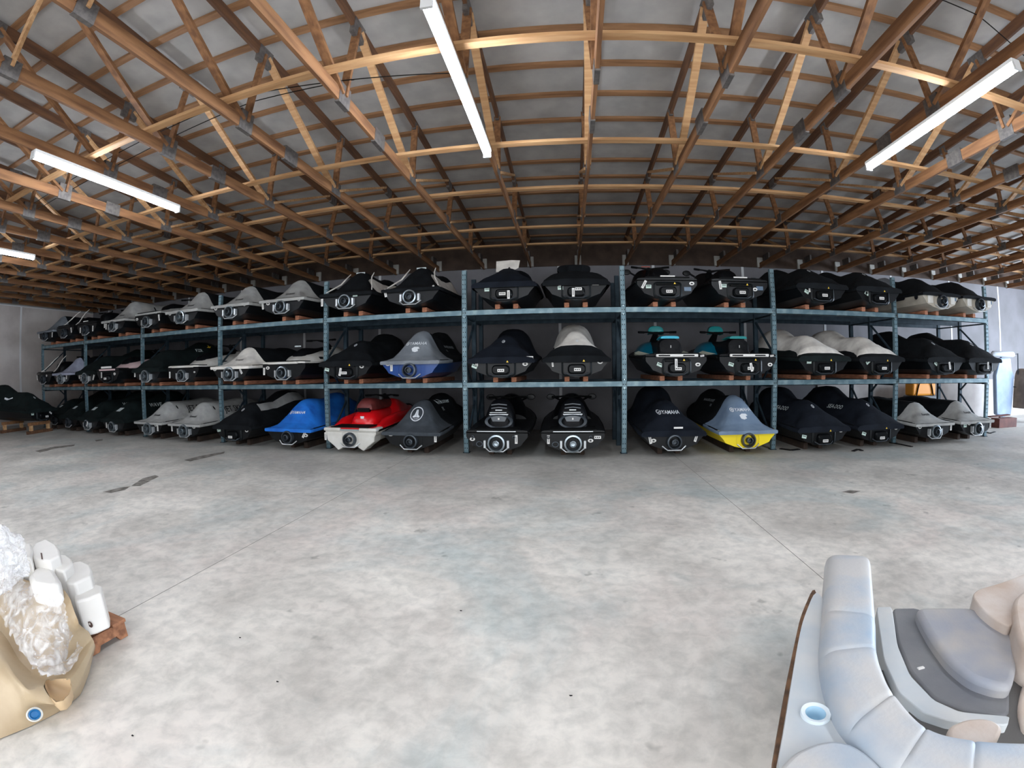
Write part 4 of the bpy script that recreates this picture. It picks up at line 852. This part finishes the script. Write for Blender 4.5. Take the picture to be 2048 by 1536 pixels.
# round corner cushion under the panel edge
lgp(slab('corner_cushion', [(1545, 1560), (1562, 1530), (1590, 1502), (1630, 1484), (1668, 1478), (1705, 1486), (1745, 1512), (1775, 1545), (1800, 1580), (1700, 1660), (1560, 1640)], ZP+.035, .12, VIN, lg, .03, 4))
# seat side
lgp(slab('seat_rim', [(1752, 1214), (1784, 1213), (1795, 1290), (1820, 1350), (1868, 1400), (1920, 1423), (2020, 1432), (2016, 1450), (1900, 1442), (1845, 1424), (1797, 1384), (1768, 1320)], ZS+.02, .3, SHELL, lg, .008))
lgp(slab('seat_base', [(1784, 1216), (1834, 1215), (1900, 1250), (2020, 1330), (2020, 1432), (1935, 1422), (1868, 1396), (1820, 1342), (1795, 1282)], ZS-.01, .29, VIN2, lg, .015))
lgp(slab('seat_cushion', [(1833, 1216), (1850, 1213), (1935, 1213), (1955, 1219), (2020, 1258), (2033, 1285), (2036, 1330), (2026, 1372), (1995, 1371), (1945, 1355), (1900, 1320), (1865, 1275), (1843, 1238)], ZS+.05, .1, mat('blue_grey_vinyl', (172, 166, 160), .5, col2=(142, 146, 156), scale=3, detail=5, bump=.05, bscale=60), lg, .03, 4))
k_ = at(1842, 1335, z=ZS-.005); w_ = MB().box(k_.x-.018, k_.x+.018, k_.y-.008, k_.y+.008, ZS-.012, ZS-.004); lgp(bevel(w_.build('latch_plate', M['tagw'], lg, 0), .003))
lgp(slab('inner_bolster', [(1895, 1452), (1930, 1437), (1965, 1434), (1990, 1440), (2008, 1455), (1990, 1490), (1900, 1490)], ZS+.13, .12, VIN3, lg, .02, 4))
p0, p1 = at(1790, 1240, z=.3), at(2010, 1420, z=.3)
b = MB().box(1.32, 2.0, .80, 1.42, 0, .28); lgp(b.build('plinth', mat('dark_plinth', (90, 88, 86), .7), lg, 0))
# second piece of furniture at the right edge
rs = empty('boat_chair', (2.3, 1.5, 0)); tag(rs, 'cream vinyl boat seat with rounded bolster, cut by the right edge of the picture', 'boat seat')
rp = lambda o: (setattr(o, 'matrix_parent_inverse', Matrix.Translation((-2.3, -1.5, 0))), o)[1]
rp(slab('bolster', [(1944, 1190), (1956, 1178), (2000, 1166), (2048, 1148), (2120, 1120), (2150, 1180), (2040, 1212), (2024, 1256), (1990, 1238), (1962, 1216)], .40, .24, VIN3, rs, .04, 4))
rp(slab('seat_cushion', [(2024, 1200), (2048, 1178), (2130, 1160), (2180, 1300), (2120, 1330), (2052, 1300), (2034, 1268)], .44, .2, VIN3, rs, .035, 4))
rp(slab('lower_cushion', [(2044, 1372), (2060, 1340), (2140, 1340), (2150, 1480), (2050, 1470), (2036, 1420)], .3, .2, VIN3, rs, .03, 4))
rp(slab('plinth', [(2040, 1240), (2140, 1220), (2170, 1380), (2060, 1400)], .22, .22, mat('dark_plinth', (90, 88, 86), .7), rs, 0))

# ------------------------------------------------------------------ pile at the lower left
BEI = mat('beige_gelcoat', (188, 168, 138), .42, col2=(168, 146, 116), scale=3.2, detail=6, bump=.05, bscale=50)
L_ = [
 [(-120, 1530, 0), (0, 1482, 0), (60, 1456, 0), (120, 1425, 0), (163, 1390, .0), (180, 1345, .01), (187, 1310, .03), (191, 1296, .05)],
 [(-120, 1400, .17), (0, 1414, .13), (45, 1426, .09), (95, 1420, .055), (148, 1397, .04), (174, 1350, .05), (184, 1312, .06), (192, 1292, .08)],
 [(-120, 1230, .36), (0, 1346, .26), (30, 1378, .20), (62, 1403, .13), (112, 1414, .085), (150, 1388, .08), (170, 1345, .09), (192, 1288, .11)],
 [(-120, 1170, .38), (0, 1300, .30), (25, 1345, .25), (55, 1382, .19), (88, 1372, .17), (136, 1364, .14), (158, 1335, .13), (190, 1280, .13)],
 [(-120, 1130, .28), (12, 1275, .20), (38, 1325, .17), (66, 1352, .14), (94, 1356, .12), (124, 1350, .1), (146, 1325, .1), (186, 1272, .14)],
 [(-120, 1060, .46), (20, 1205, .36), (60, 1235, .34), (90, 1255, .32), (115, 1265, .28), (135, 1266, .25), (158, 1262, .22), (179, 1263, .17)],
 [(-120, 1000, .56), (30, 1150, .46), (90, 1165, .45), (130, 1172, .44), (143, 1195, .41), (150, 1222, .35), (156, 1245, .30), (168, 1256, .21)],
]
def patch(rows, nu, nv, skip=None, off=None, key=None):
    b = MB(); R_ = []
    for i in range(len(rows)-1):
        for a in range(nv if i < len(rows)-2 else nv+1):
            t = a/nv; line = []
            for j in range(len(rows[0])-1):
                for c in range(nu if j < len(rows[0])-2 else nu+1):
                    u = c/nu
                    q = [(rows[i][j][k]*(1-u)+rows[i][j+1][k]*u)*(1-t)+(rows[i+1][j][k]*(1-u)+rows[i+1][j+1][k]*u)*t for k in range(3)]
                    line.append(q)
            R_.append(line)
    for i in range(len(R_)-1):
        for j in range(len(R_[0])-1):
            qs = [R_[i][j], R_[i][j+1], R_[i+1][j+1], R_[i+1][j]]
            cx = sum(q[0] for q in qs)/4; cy = sum(q[1] for q in qs)/4
            if skip and skip(cx, cy): continue
            pts = []
            for q in qs:
                p = at(q[0], q[1], z=max(q[2], 0.0))
                if off: p = p+off(p)
                pts.append(p)
            b.poly(pts)
    return b
def inpoly(x, y, P):
    c = False
    for (x0, y0), (x1, y1) in zip(P, P[1:]+P[:1]):
        if (y0 > y) != (y1 > y) and x < (x1-x0)*(y-y0)/(y1-y0)+x0: c = not c
    return c
HOLE = [(90, 1360), (138, 1358), (142, 1372), (137, 1388), (126, 1400), (112, 1403), (100, 1392), (92, 1376)]
mould = empty('moulded_chair', (-2.3, .8, 0)); mp_ = lambda o: (setattr(o, 'matrix_parent_inverse', Matrix.Translation((2.3, -.8, 0))), o)[1]
tag(mould, 'beige moulded boat seat shell with blue oval drain, lower left corner', 'boat seat')
sh = mp_(patch(L_, 6, 5, skip=lambda x, y: inpoly(x, y, HOLE)).build('shell', BEI, mould, 80))
so = sh.modifiers.new('thick', 'SOLIDIFY'); so.thickness = .008; so.offset = -1
ss = sh.modifiers.new('smooth', 'SMOOTH'); ss.factor = .5; ss.iterations = 6
b = MB(); top = [at(x, y, z=.125) for x, y in HOLE]; cc = sum(top, Vector())/len(top)
r0 = [(cc+(p-cc)*1.06) for p in top]; r1 = [(cc+(p-cc)*.9)+Vector((0, 0, -.06)) for p in top]; r2_ = [(cc+(p-cc)*.5)+Vector((0, 0, -.075)) for p in top]
b.quadgrid([r0, r1, r2_], True); b.poly(r2_); mp_(b.build('cup_recess', mat('shaded_gelcoat', (214, 186, 148), .5), mould, 60))
dp = at(70, 1429, z=.075); dn = Vector((.75, -.35, .55)).normalized()
dr = MB().lathe((0, 0, 0), [(.040, -.002), (.041, .006), (.034, .010), (.030, .004)], 'z', 24).build('drain_flange', mat('pale_flange', (206, 206, 200), .4), mould)
d2 = MB().lathe((0, 0, 0), [(.030, .008), (.024, .010), (.018, .004), (0, .003)], 'z', 24).build('drain_insert', mat('blue_insert', (20, 96, 150), .35), mould)
for o in (dr, d2):
    o.rotation_mode = 'QUATERNION'; o.rotation_quaternion = dn.to_track_quat('Z', 'Y'); o.location = dp+dn*.012-Vector((-2.3, .8, 0)); o.scale = (1, .8, 1)
# pallet
pal = empty('wooden_pallet', (-3.0, 1.05, 0)); tag(pal, 'old wooden pallet poking out from under the white plastic blocks', 'pallet')
pp = lambda o: (setattr(o, 'matrix_parent_inverse', Matrix.Translation((3.0, -1.05, 0))), o)[1]
PWD = mat('pallet_board', (176, 122, 88), .85, col2=(126, 84, 60), scale=5, detail=8, stretch=(1, 5, 5)); PWK = mat('pallet_dark_board', (92, 62, 48), .9, col2=(56, 40, 32), scale=7, detail=8)
for xx in (-2.52, -3.0, -3.5):
    b = MB(); P = [(.70, 0), (.95, 0), (.97, .035), (1.15, .035), (1.17, 0), (1.30, 0), (1.32, .035), (1.44, .035), (1.46, 0), (1.52, 0), (1.52, .105), (.70, .105)]
    f0 = [(xx, y_, z_+.005) for y_, z_ in P]; f1 = [(xx-.04, y_, z_+.005) for y_, z_ in P]; b.poly(f0); b.poly(f1[::-1])
    for k in range(len(P)): b.poly([f0[k], f0[(k+1) % len(P)], f1[(k+1) % len(P)], f1[k]])
    pp(b.build('stringer', PWD if xx > -2.6 else PWK, pal, 0))
for yy in (.72, .92, 1.12, 1.42):
    pp(MB().box(-3.6, -2.50, yy, yy+.1, .11, .13).build('deck_board', PWD if yy > 1.3 else PWK, pal, 0))
# white plastic blocks stacked on the pallet
WP = mat('white_plastic_block', (238, 234, 228), .5, col2=(224, 220, 214), scale=3)
BL = [([(146, 1184), (191, 1167), (204, 1171), (203, 1186), (176, 1197), (150, 1203)], .355, .224, 'white plastic block with a round hole, rightmost of the pile on the pallet'),
      ([(120, 1146), (146, 1124), (162, 1121), (180, 1129), (184, 1140), (182, 1152), (150, 1166), (134, 1166)], .43, .299, 'white plastic block second from right in the pile on the pallet'),
      ([(100, 1128), (120, 1108), (132, 1109), (143, 1117), (146, 1126), (128, 1142), (112, 1140)], .49, .359, 'white plastic block third from right in the pile on the pallet'),
      ([(62, 1098), (70, 1086), (92, 1077), (112, 1088), (119, 1099), (120, 1110), (98, 1122), (66, 1116)], .55, .419, 'white plastic block at the top of the pile with a dark slit'),
      ([(36, 1096), (50, 1086), (62, 1086), (66, 1100), (62, 1116), (34, 1112)], .57, .439, 'white plastic block leftmost in the pile, half behind the clear film'),
      ([(56, 1150), (70, 1134), (90, 1130), (108, 1138), (120, 1156), (120, 1166), (100, 1172), (62, 1166)], .50, .24, 'rounded white plastic piece in front of the other blocks')]
for k, (P, z_, t_, lb) in enumerate(BL):
    o = slab('plastic_block', P, z_, t_, WP, None, .014 if k < 5 else .03, 3); tag(o, lb, 'plastic block', 'white blocks on the pallet')
    if k == 0:
        q = at(185, 1246, z=.205); dd = Vector((.2, -.98, 0)).normalized()
        h = MB().lathe((0, 0, 0), [(.018, .0), (.019, .004), (.013, .004), (.012, -.004), (0, -.006)], 'z', 18).build('round_hole', mat('hole_brown', (92, 70, 64), .8), o)
        h.rotation_mode = 'QUATERNION'; h.rotation_quaternion = dd.to_track_quat('Z', 'Y'); h.location = q+dd*.016
    if k == 3:
        q = [at(81, 1106, z=.552), at(84, 1106, z=.552), at(86, 1119, z=.552), at(83, 1119, z=.552)]
        MB().poly([p+Vector((0, 0, .001)) for p in q]).build('slit', mat('hole_brown', (92, 70, 64), .8), o, 0)
# crumpled clear film
FILM = bpy.data.materials.new('clear_film'); FILM.use_nodes = True; nt = FILM.node_tree; bb = nt.nodes['Principled BSDF']
bb.inputs['Base Color'].default_value = lin((244, 244, 246)); bb.inputs['Roughness'].default_value = .1; bb.inputs['Alpha'].default_value = .42; bb.inputs['Specular IOR Level'].default_value = .9
tcn = nt.nodes.new('ShaderNodeTexCoord'); nn = nt.nodes.new('ShaderNodeTexNoise'); nn.inputs['Scale'].default_value = 11; nn.inputs['Detail'].default_value = 6; nn.inputs['Distortion'].default_value = 1.5
nt.links.new(tcn.outputs['Object'], nn.inputs['Vector']); rr_ = nt.nodes.new('ShaderNodeValToRGB'); rr_.color_ramp.elements[0].position = .35; rr_.color_ramp.elements[1].position = .65
rr_.color_ramp.elements[0].color = (.14, .14, .14, 1); rr_.color_ramp.elements[1].color = (.58, .58, .58, 1); nt.links.new(nn.outputs['Fac'], rr_.inputs[0]); nt.links.new(rr_.outputs[0], bb.inputs['Alpha'])
b2n = nt.nodes.new('ShaderNodeTexVoronoi'); b2n.inputs['Scale'].default_value = 16; bpn = nt.nodes.new('ShaderNodeBump'); bpn.inputs['Strength'].default_value = .9; bpn.inputs['Distance'].default_value = .02
nt.links.new(tcn.outputs['Object'], b2n.inputs['Vector']); nt.links.new(b2n.outputs['Distance'], bpn.inputs['Height']); nt.links.new(bpn.outputs[0], bb.inputs['Normal'])
from mathutils import noise as mn
def crump(p):
    a = abs(mn.noise(p*7))*.05+abs(mn.noise(p*17+Vector((3, 1, 2))))*.022+mn.noise(p*40)*.004
    return Vector((mn.noise(p*11+Vector((9, 0, 0)))*.012, mn.noise(p*11+Vector((0, 9, 0)))*.012, .028+a))
FP = [(-130, 1020), (24, 1152), (60, 1180), (100, 1195), (130, 1205), (142, 1270), (178, 1330), (182, 1343), (168, 1352), (130, 1362), (84, 1364), (60, 1335), (28, 1290), (0, 1232), (-130, 1150)]
o = patch(L_[3:], 10, 10, skip=lambda x, y: not inpoly(x, y, FP), off=crump).build('clear_film', FILM, None, 25)
tag(o, 'crumpled clear plastic film lying over the beige seat shell', 'plastic film')
b = MB(); c0 = at(-14, 1118, z=.62); rows = []
for i in range(41):
    th = PI*i/40; row = []
    for j in range(80):
        ph = 2*PI*j/80; d = Vector((math.sin(th)*math.cos(ph), math.sin(th)*math.sin(ph), math.cos(th)))
        k = .9+.3*mn.noise(d*2.2)+.16*abs(mn.noise(d*5))+.05*mn.noise(d*14); row.append(c0+Vector((d.x*.22, d.y*.2, d.z*.19))*k)
    rows.append(row)
b.quadgrid(rows, True)
o = b.build('film_bundle', FILM, None, 20); tag(o, 'bulging bundle of crumpled clear film at the left edge, above the shell', 'plastic film')

# ------------------------------------------------------------------ things along the back wall at the right
SEAT_W = mat('pale_blue_wrap', (158, 178, 206), .6, col2=(138, 160, 192), scale=4, bump=.3, bscale=8)
w = empty('wrapped_seat_back', (12.85, 9.9, 0)); tag(w, 'tall pale blue wrapped seat back with rolled top, right of the rack', 'seat back')
MB().tube([(-.57, 0, 1.93), (-.5, 0, 1.95), (.45, 0, 1.95), (.52, 0, 1.93)], [.05, .085, .085, .05], 14).build('rolled_top', mat('white_roll', (190, 198, 206), .5), w)
body_loft(w, 'panel', SEAT_W, [(-.06, .1, .24, .3), (-.05, .3, .2, 1.5), (.05, .3, .2, 1.5), (.06, .1, .24, .3)]) if False else None
b = MB(); P = [(-.36, .25), (-.02, .16), (.36, .22), (.42, .8), (.46, 1.35), (.34, 1.5), (.28, 1.84), (-.26, 1.84), (-.4, 1.5), (-.46, 1.35), (-.42, .8)]
f0 = [(x_, -.07, z_) for x_, z_ in P]; f1 = [(x_, .07, z_) for x_, z_ in P]; b.poly(f0); b.poly(f1[::-1])
for k in range(len(P)): b.poly([f0[k], f0[(k+1) % len(P)], f1[(k+1) % len(P)], f1[k]])
bevel(b.build('panel', SEAT_W, w, 60), .04, 3)
MB().tube([(.5, 0, 1.93), (.72, 0, 1.98), (.74, 0, 1.0), (.5, 0, 1.02)], .018, 8).build('bracket', M['dsteel'], w)
MB().tube([(0, .1, 0), (0, .1, 1.9)], .03, 8).build('post', M['dsteel'], w)
w = empty('draped_stand', (13.92, 9.75, 0)); tag(w, 'stand draped with a tan cloth at the right edge of the picture', 'draped stand')
TAN = mat('tan_drape', (142, 128, 116), .85, col2=(112, 100, 92), scale=4, detail=6, bump=.3, bscale=8)
body_loft(w, 'drape', TAN, [(-.35, .3, .42, 1.3), (-.25, .42, .4, 1.52), (.25, .42, .4, 1.55), (.35, .3, .42, 1.3)], sq=4)
for q in (-.3, .25): MB().box(q, q+.06, -.25, -.19, 0, .45).build('leg', mat('tan_leg', (120, 104, 90), .8), w, 0)
MB().box(-.12, -.06, -.365, -.352, 1.02, 1.2).build('white_tab', M['tagw'], w, 0)
w = MB().box(-.38, .42, -.15, .15, 0, .24).build('brown_crate', mat('red_brown_board', (112, 62, 52), .75, col2=(84, 44, 38), scale=5), None, 0); w.location = (11.95, 9.15, 0); bevel(w, .008)
tag(w, 'low red-brown wooden crate on the floor right of the rack', 'crate')
w = MB().bar((-.45, .15, .03), (.3, .05, .07), .14, .03).build('loose_board', mat('red_brown_board', (112, 62, 52), .75), None, 0); w.location = (12.0, 9.2, .235)
tag(w, 'loose brown board lying on the low red-brown crate', 'board')
w = MB().tube([(0, 0, .03), (.12, -.06, .12), (.3, -.1, .16), (.42, -.3, .05)], [.03, .05, .04, .03], 10).build('white_hose', M['tagw']); w.location = (10.15, 9.1, 0)
tag(w, 'short white curved hose on the floor beside the right end of the rack', 'hose')
w = MB().box(-.5, .5, -.2, .2, 0, .78).build('grey_bin', mat('grey_bin_plastic', (110, 116, 122), .6), None, 0); w.location = (10.15, 10.75, 0); bevel(w, .03)
tag(w, 'grey bin behind the right end bay, carrying the orange float', 'bin')
w = empty('orange_float', (10.15, 10.75, .78)); tag(w, 'bright orange float with dark straps behind the right end bay', 'float')
bevel(MB().box(-.46, .46, -.18, .18, 0, .36).build('body', mat('orange_vinyl', (246, 158, 32), .5), w, 0), .06, 3)
for q in (-.33, .33): MB().tube([(q, -.2, 0), (q*.85, -.2, .2), (q*.7, -.2, .34)], .018, 6).build('strap', M['rub'], w)

# ------------------------------------------------------------------ scraps and stains on the floor
RS = mat('black_strip', (24, 22, 22), .7); ST = mat('dark_stain', (84, 78, 72), .75, col2=(150, 144, 136), scale=9, detail=8)
def strip(pts, wd, nm, lab, cat, m=RS, h=.012):
    P = [at(a, b_, z=0) for a, b_ in pts]; b = MB()
    for p, q in zip(P, P[1:]): b.bar(p+Vector((0, 0, h/2+.001)), q+Vector((0, 0, h/2+.001)), wd, h)
    tag(b.build(nm, m, None, 0), lab, cat)
strip([(1780, 886), (1800, 889), (1824, 894)], .07, 'rubber_strip', 'black rubber strip on the floor in front of the right end bay', 'rubber strip')
strip([(1962, 862), (1980, 867), (1990, 864)], .06, 'rubber_strip', 'black rubber strip on the floor at the right end of the rack', 'rubber strip')
strip([(1706, 903), (1716, 899), (1724, 902)], .07, 'dark_scrap', 'small dark scrap on the floor in front of the second bay from right', 'scrap')
strip([(1560, 898), (1582, 901), (1598, 899)], .08, 'dark_scrap', 'flat dark scrap on the floor right of the yellow-hulled ski', 'scrap')
for k, (P, lb) in enumerate(([[(262, 972), (285, 957), (310, 950), (318, 953), (298, 963), (280, 972)], 'irregular dark stain on the floor at left, in front of the rack'], [[(205, 984), (240, 975), (262, 972), (250, 980), (222, 986)], 'thin dark stain left of the irregular one'],
                             [[(368, 920), (400, 912), (450, 903), (448, 907), (405, 917), (380, 923)], 'long dark stain on the floor in front of the blue-covered ski'], [[(190, 880), (206, 878), (205, 881), (192, 883)], 'small dark stain in front of the dark green covers'],
                             [[(70, 902), (110, 893), (150, 889), (148, 892), (112, 897), (80, 905)], 'streak of dark stain on the floor at far left'], [[(1682, 984), (1700, 980), (1722, 982), (1706, 987)], 'faint dark stain on the floor towards the right'])):
    b = MB(); Q = [at(a, c, z=.0015) for a, c in P]; b.poly(Q); tag(b.build('floor_stain', ST, None, 0), lb, 'stain', None)
for px, py, lb in ((480, 1276, 'tiny dark chip on the floor near the lower left middle'), (922, 1222, 'tiny dark chip on the floor at the lower centre'), (1142, 1392, 'tiny dark chip on the floor near the bottom centre'), (555, 1364, 'tiny dark chip on the floor left of the bottom centre'), (265, 1472, 'dried leaf scrap on the floor by the beige seat shell')):
    p = at(px, py, z=0); b = MB(); b.poly([p+Vector((-.005, -.004, .001)), p+Vector((.006, -.002, .001)), p+Vector((.008, .004, .003)), p+Vector((-.003, .004, .004))]); b.poly([p+Vector((-.005, -.004, .001)), p+Vector((-.003, .004, .004)), p+Vector((-.010, .007, .001))])
    tag(b.build('floor_scrap', RS, None, 0), lb, 'scrap')
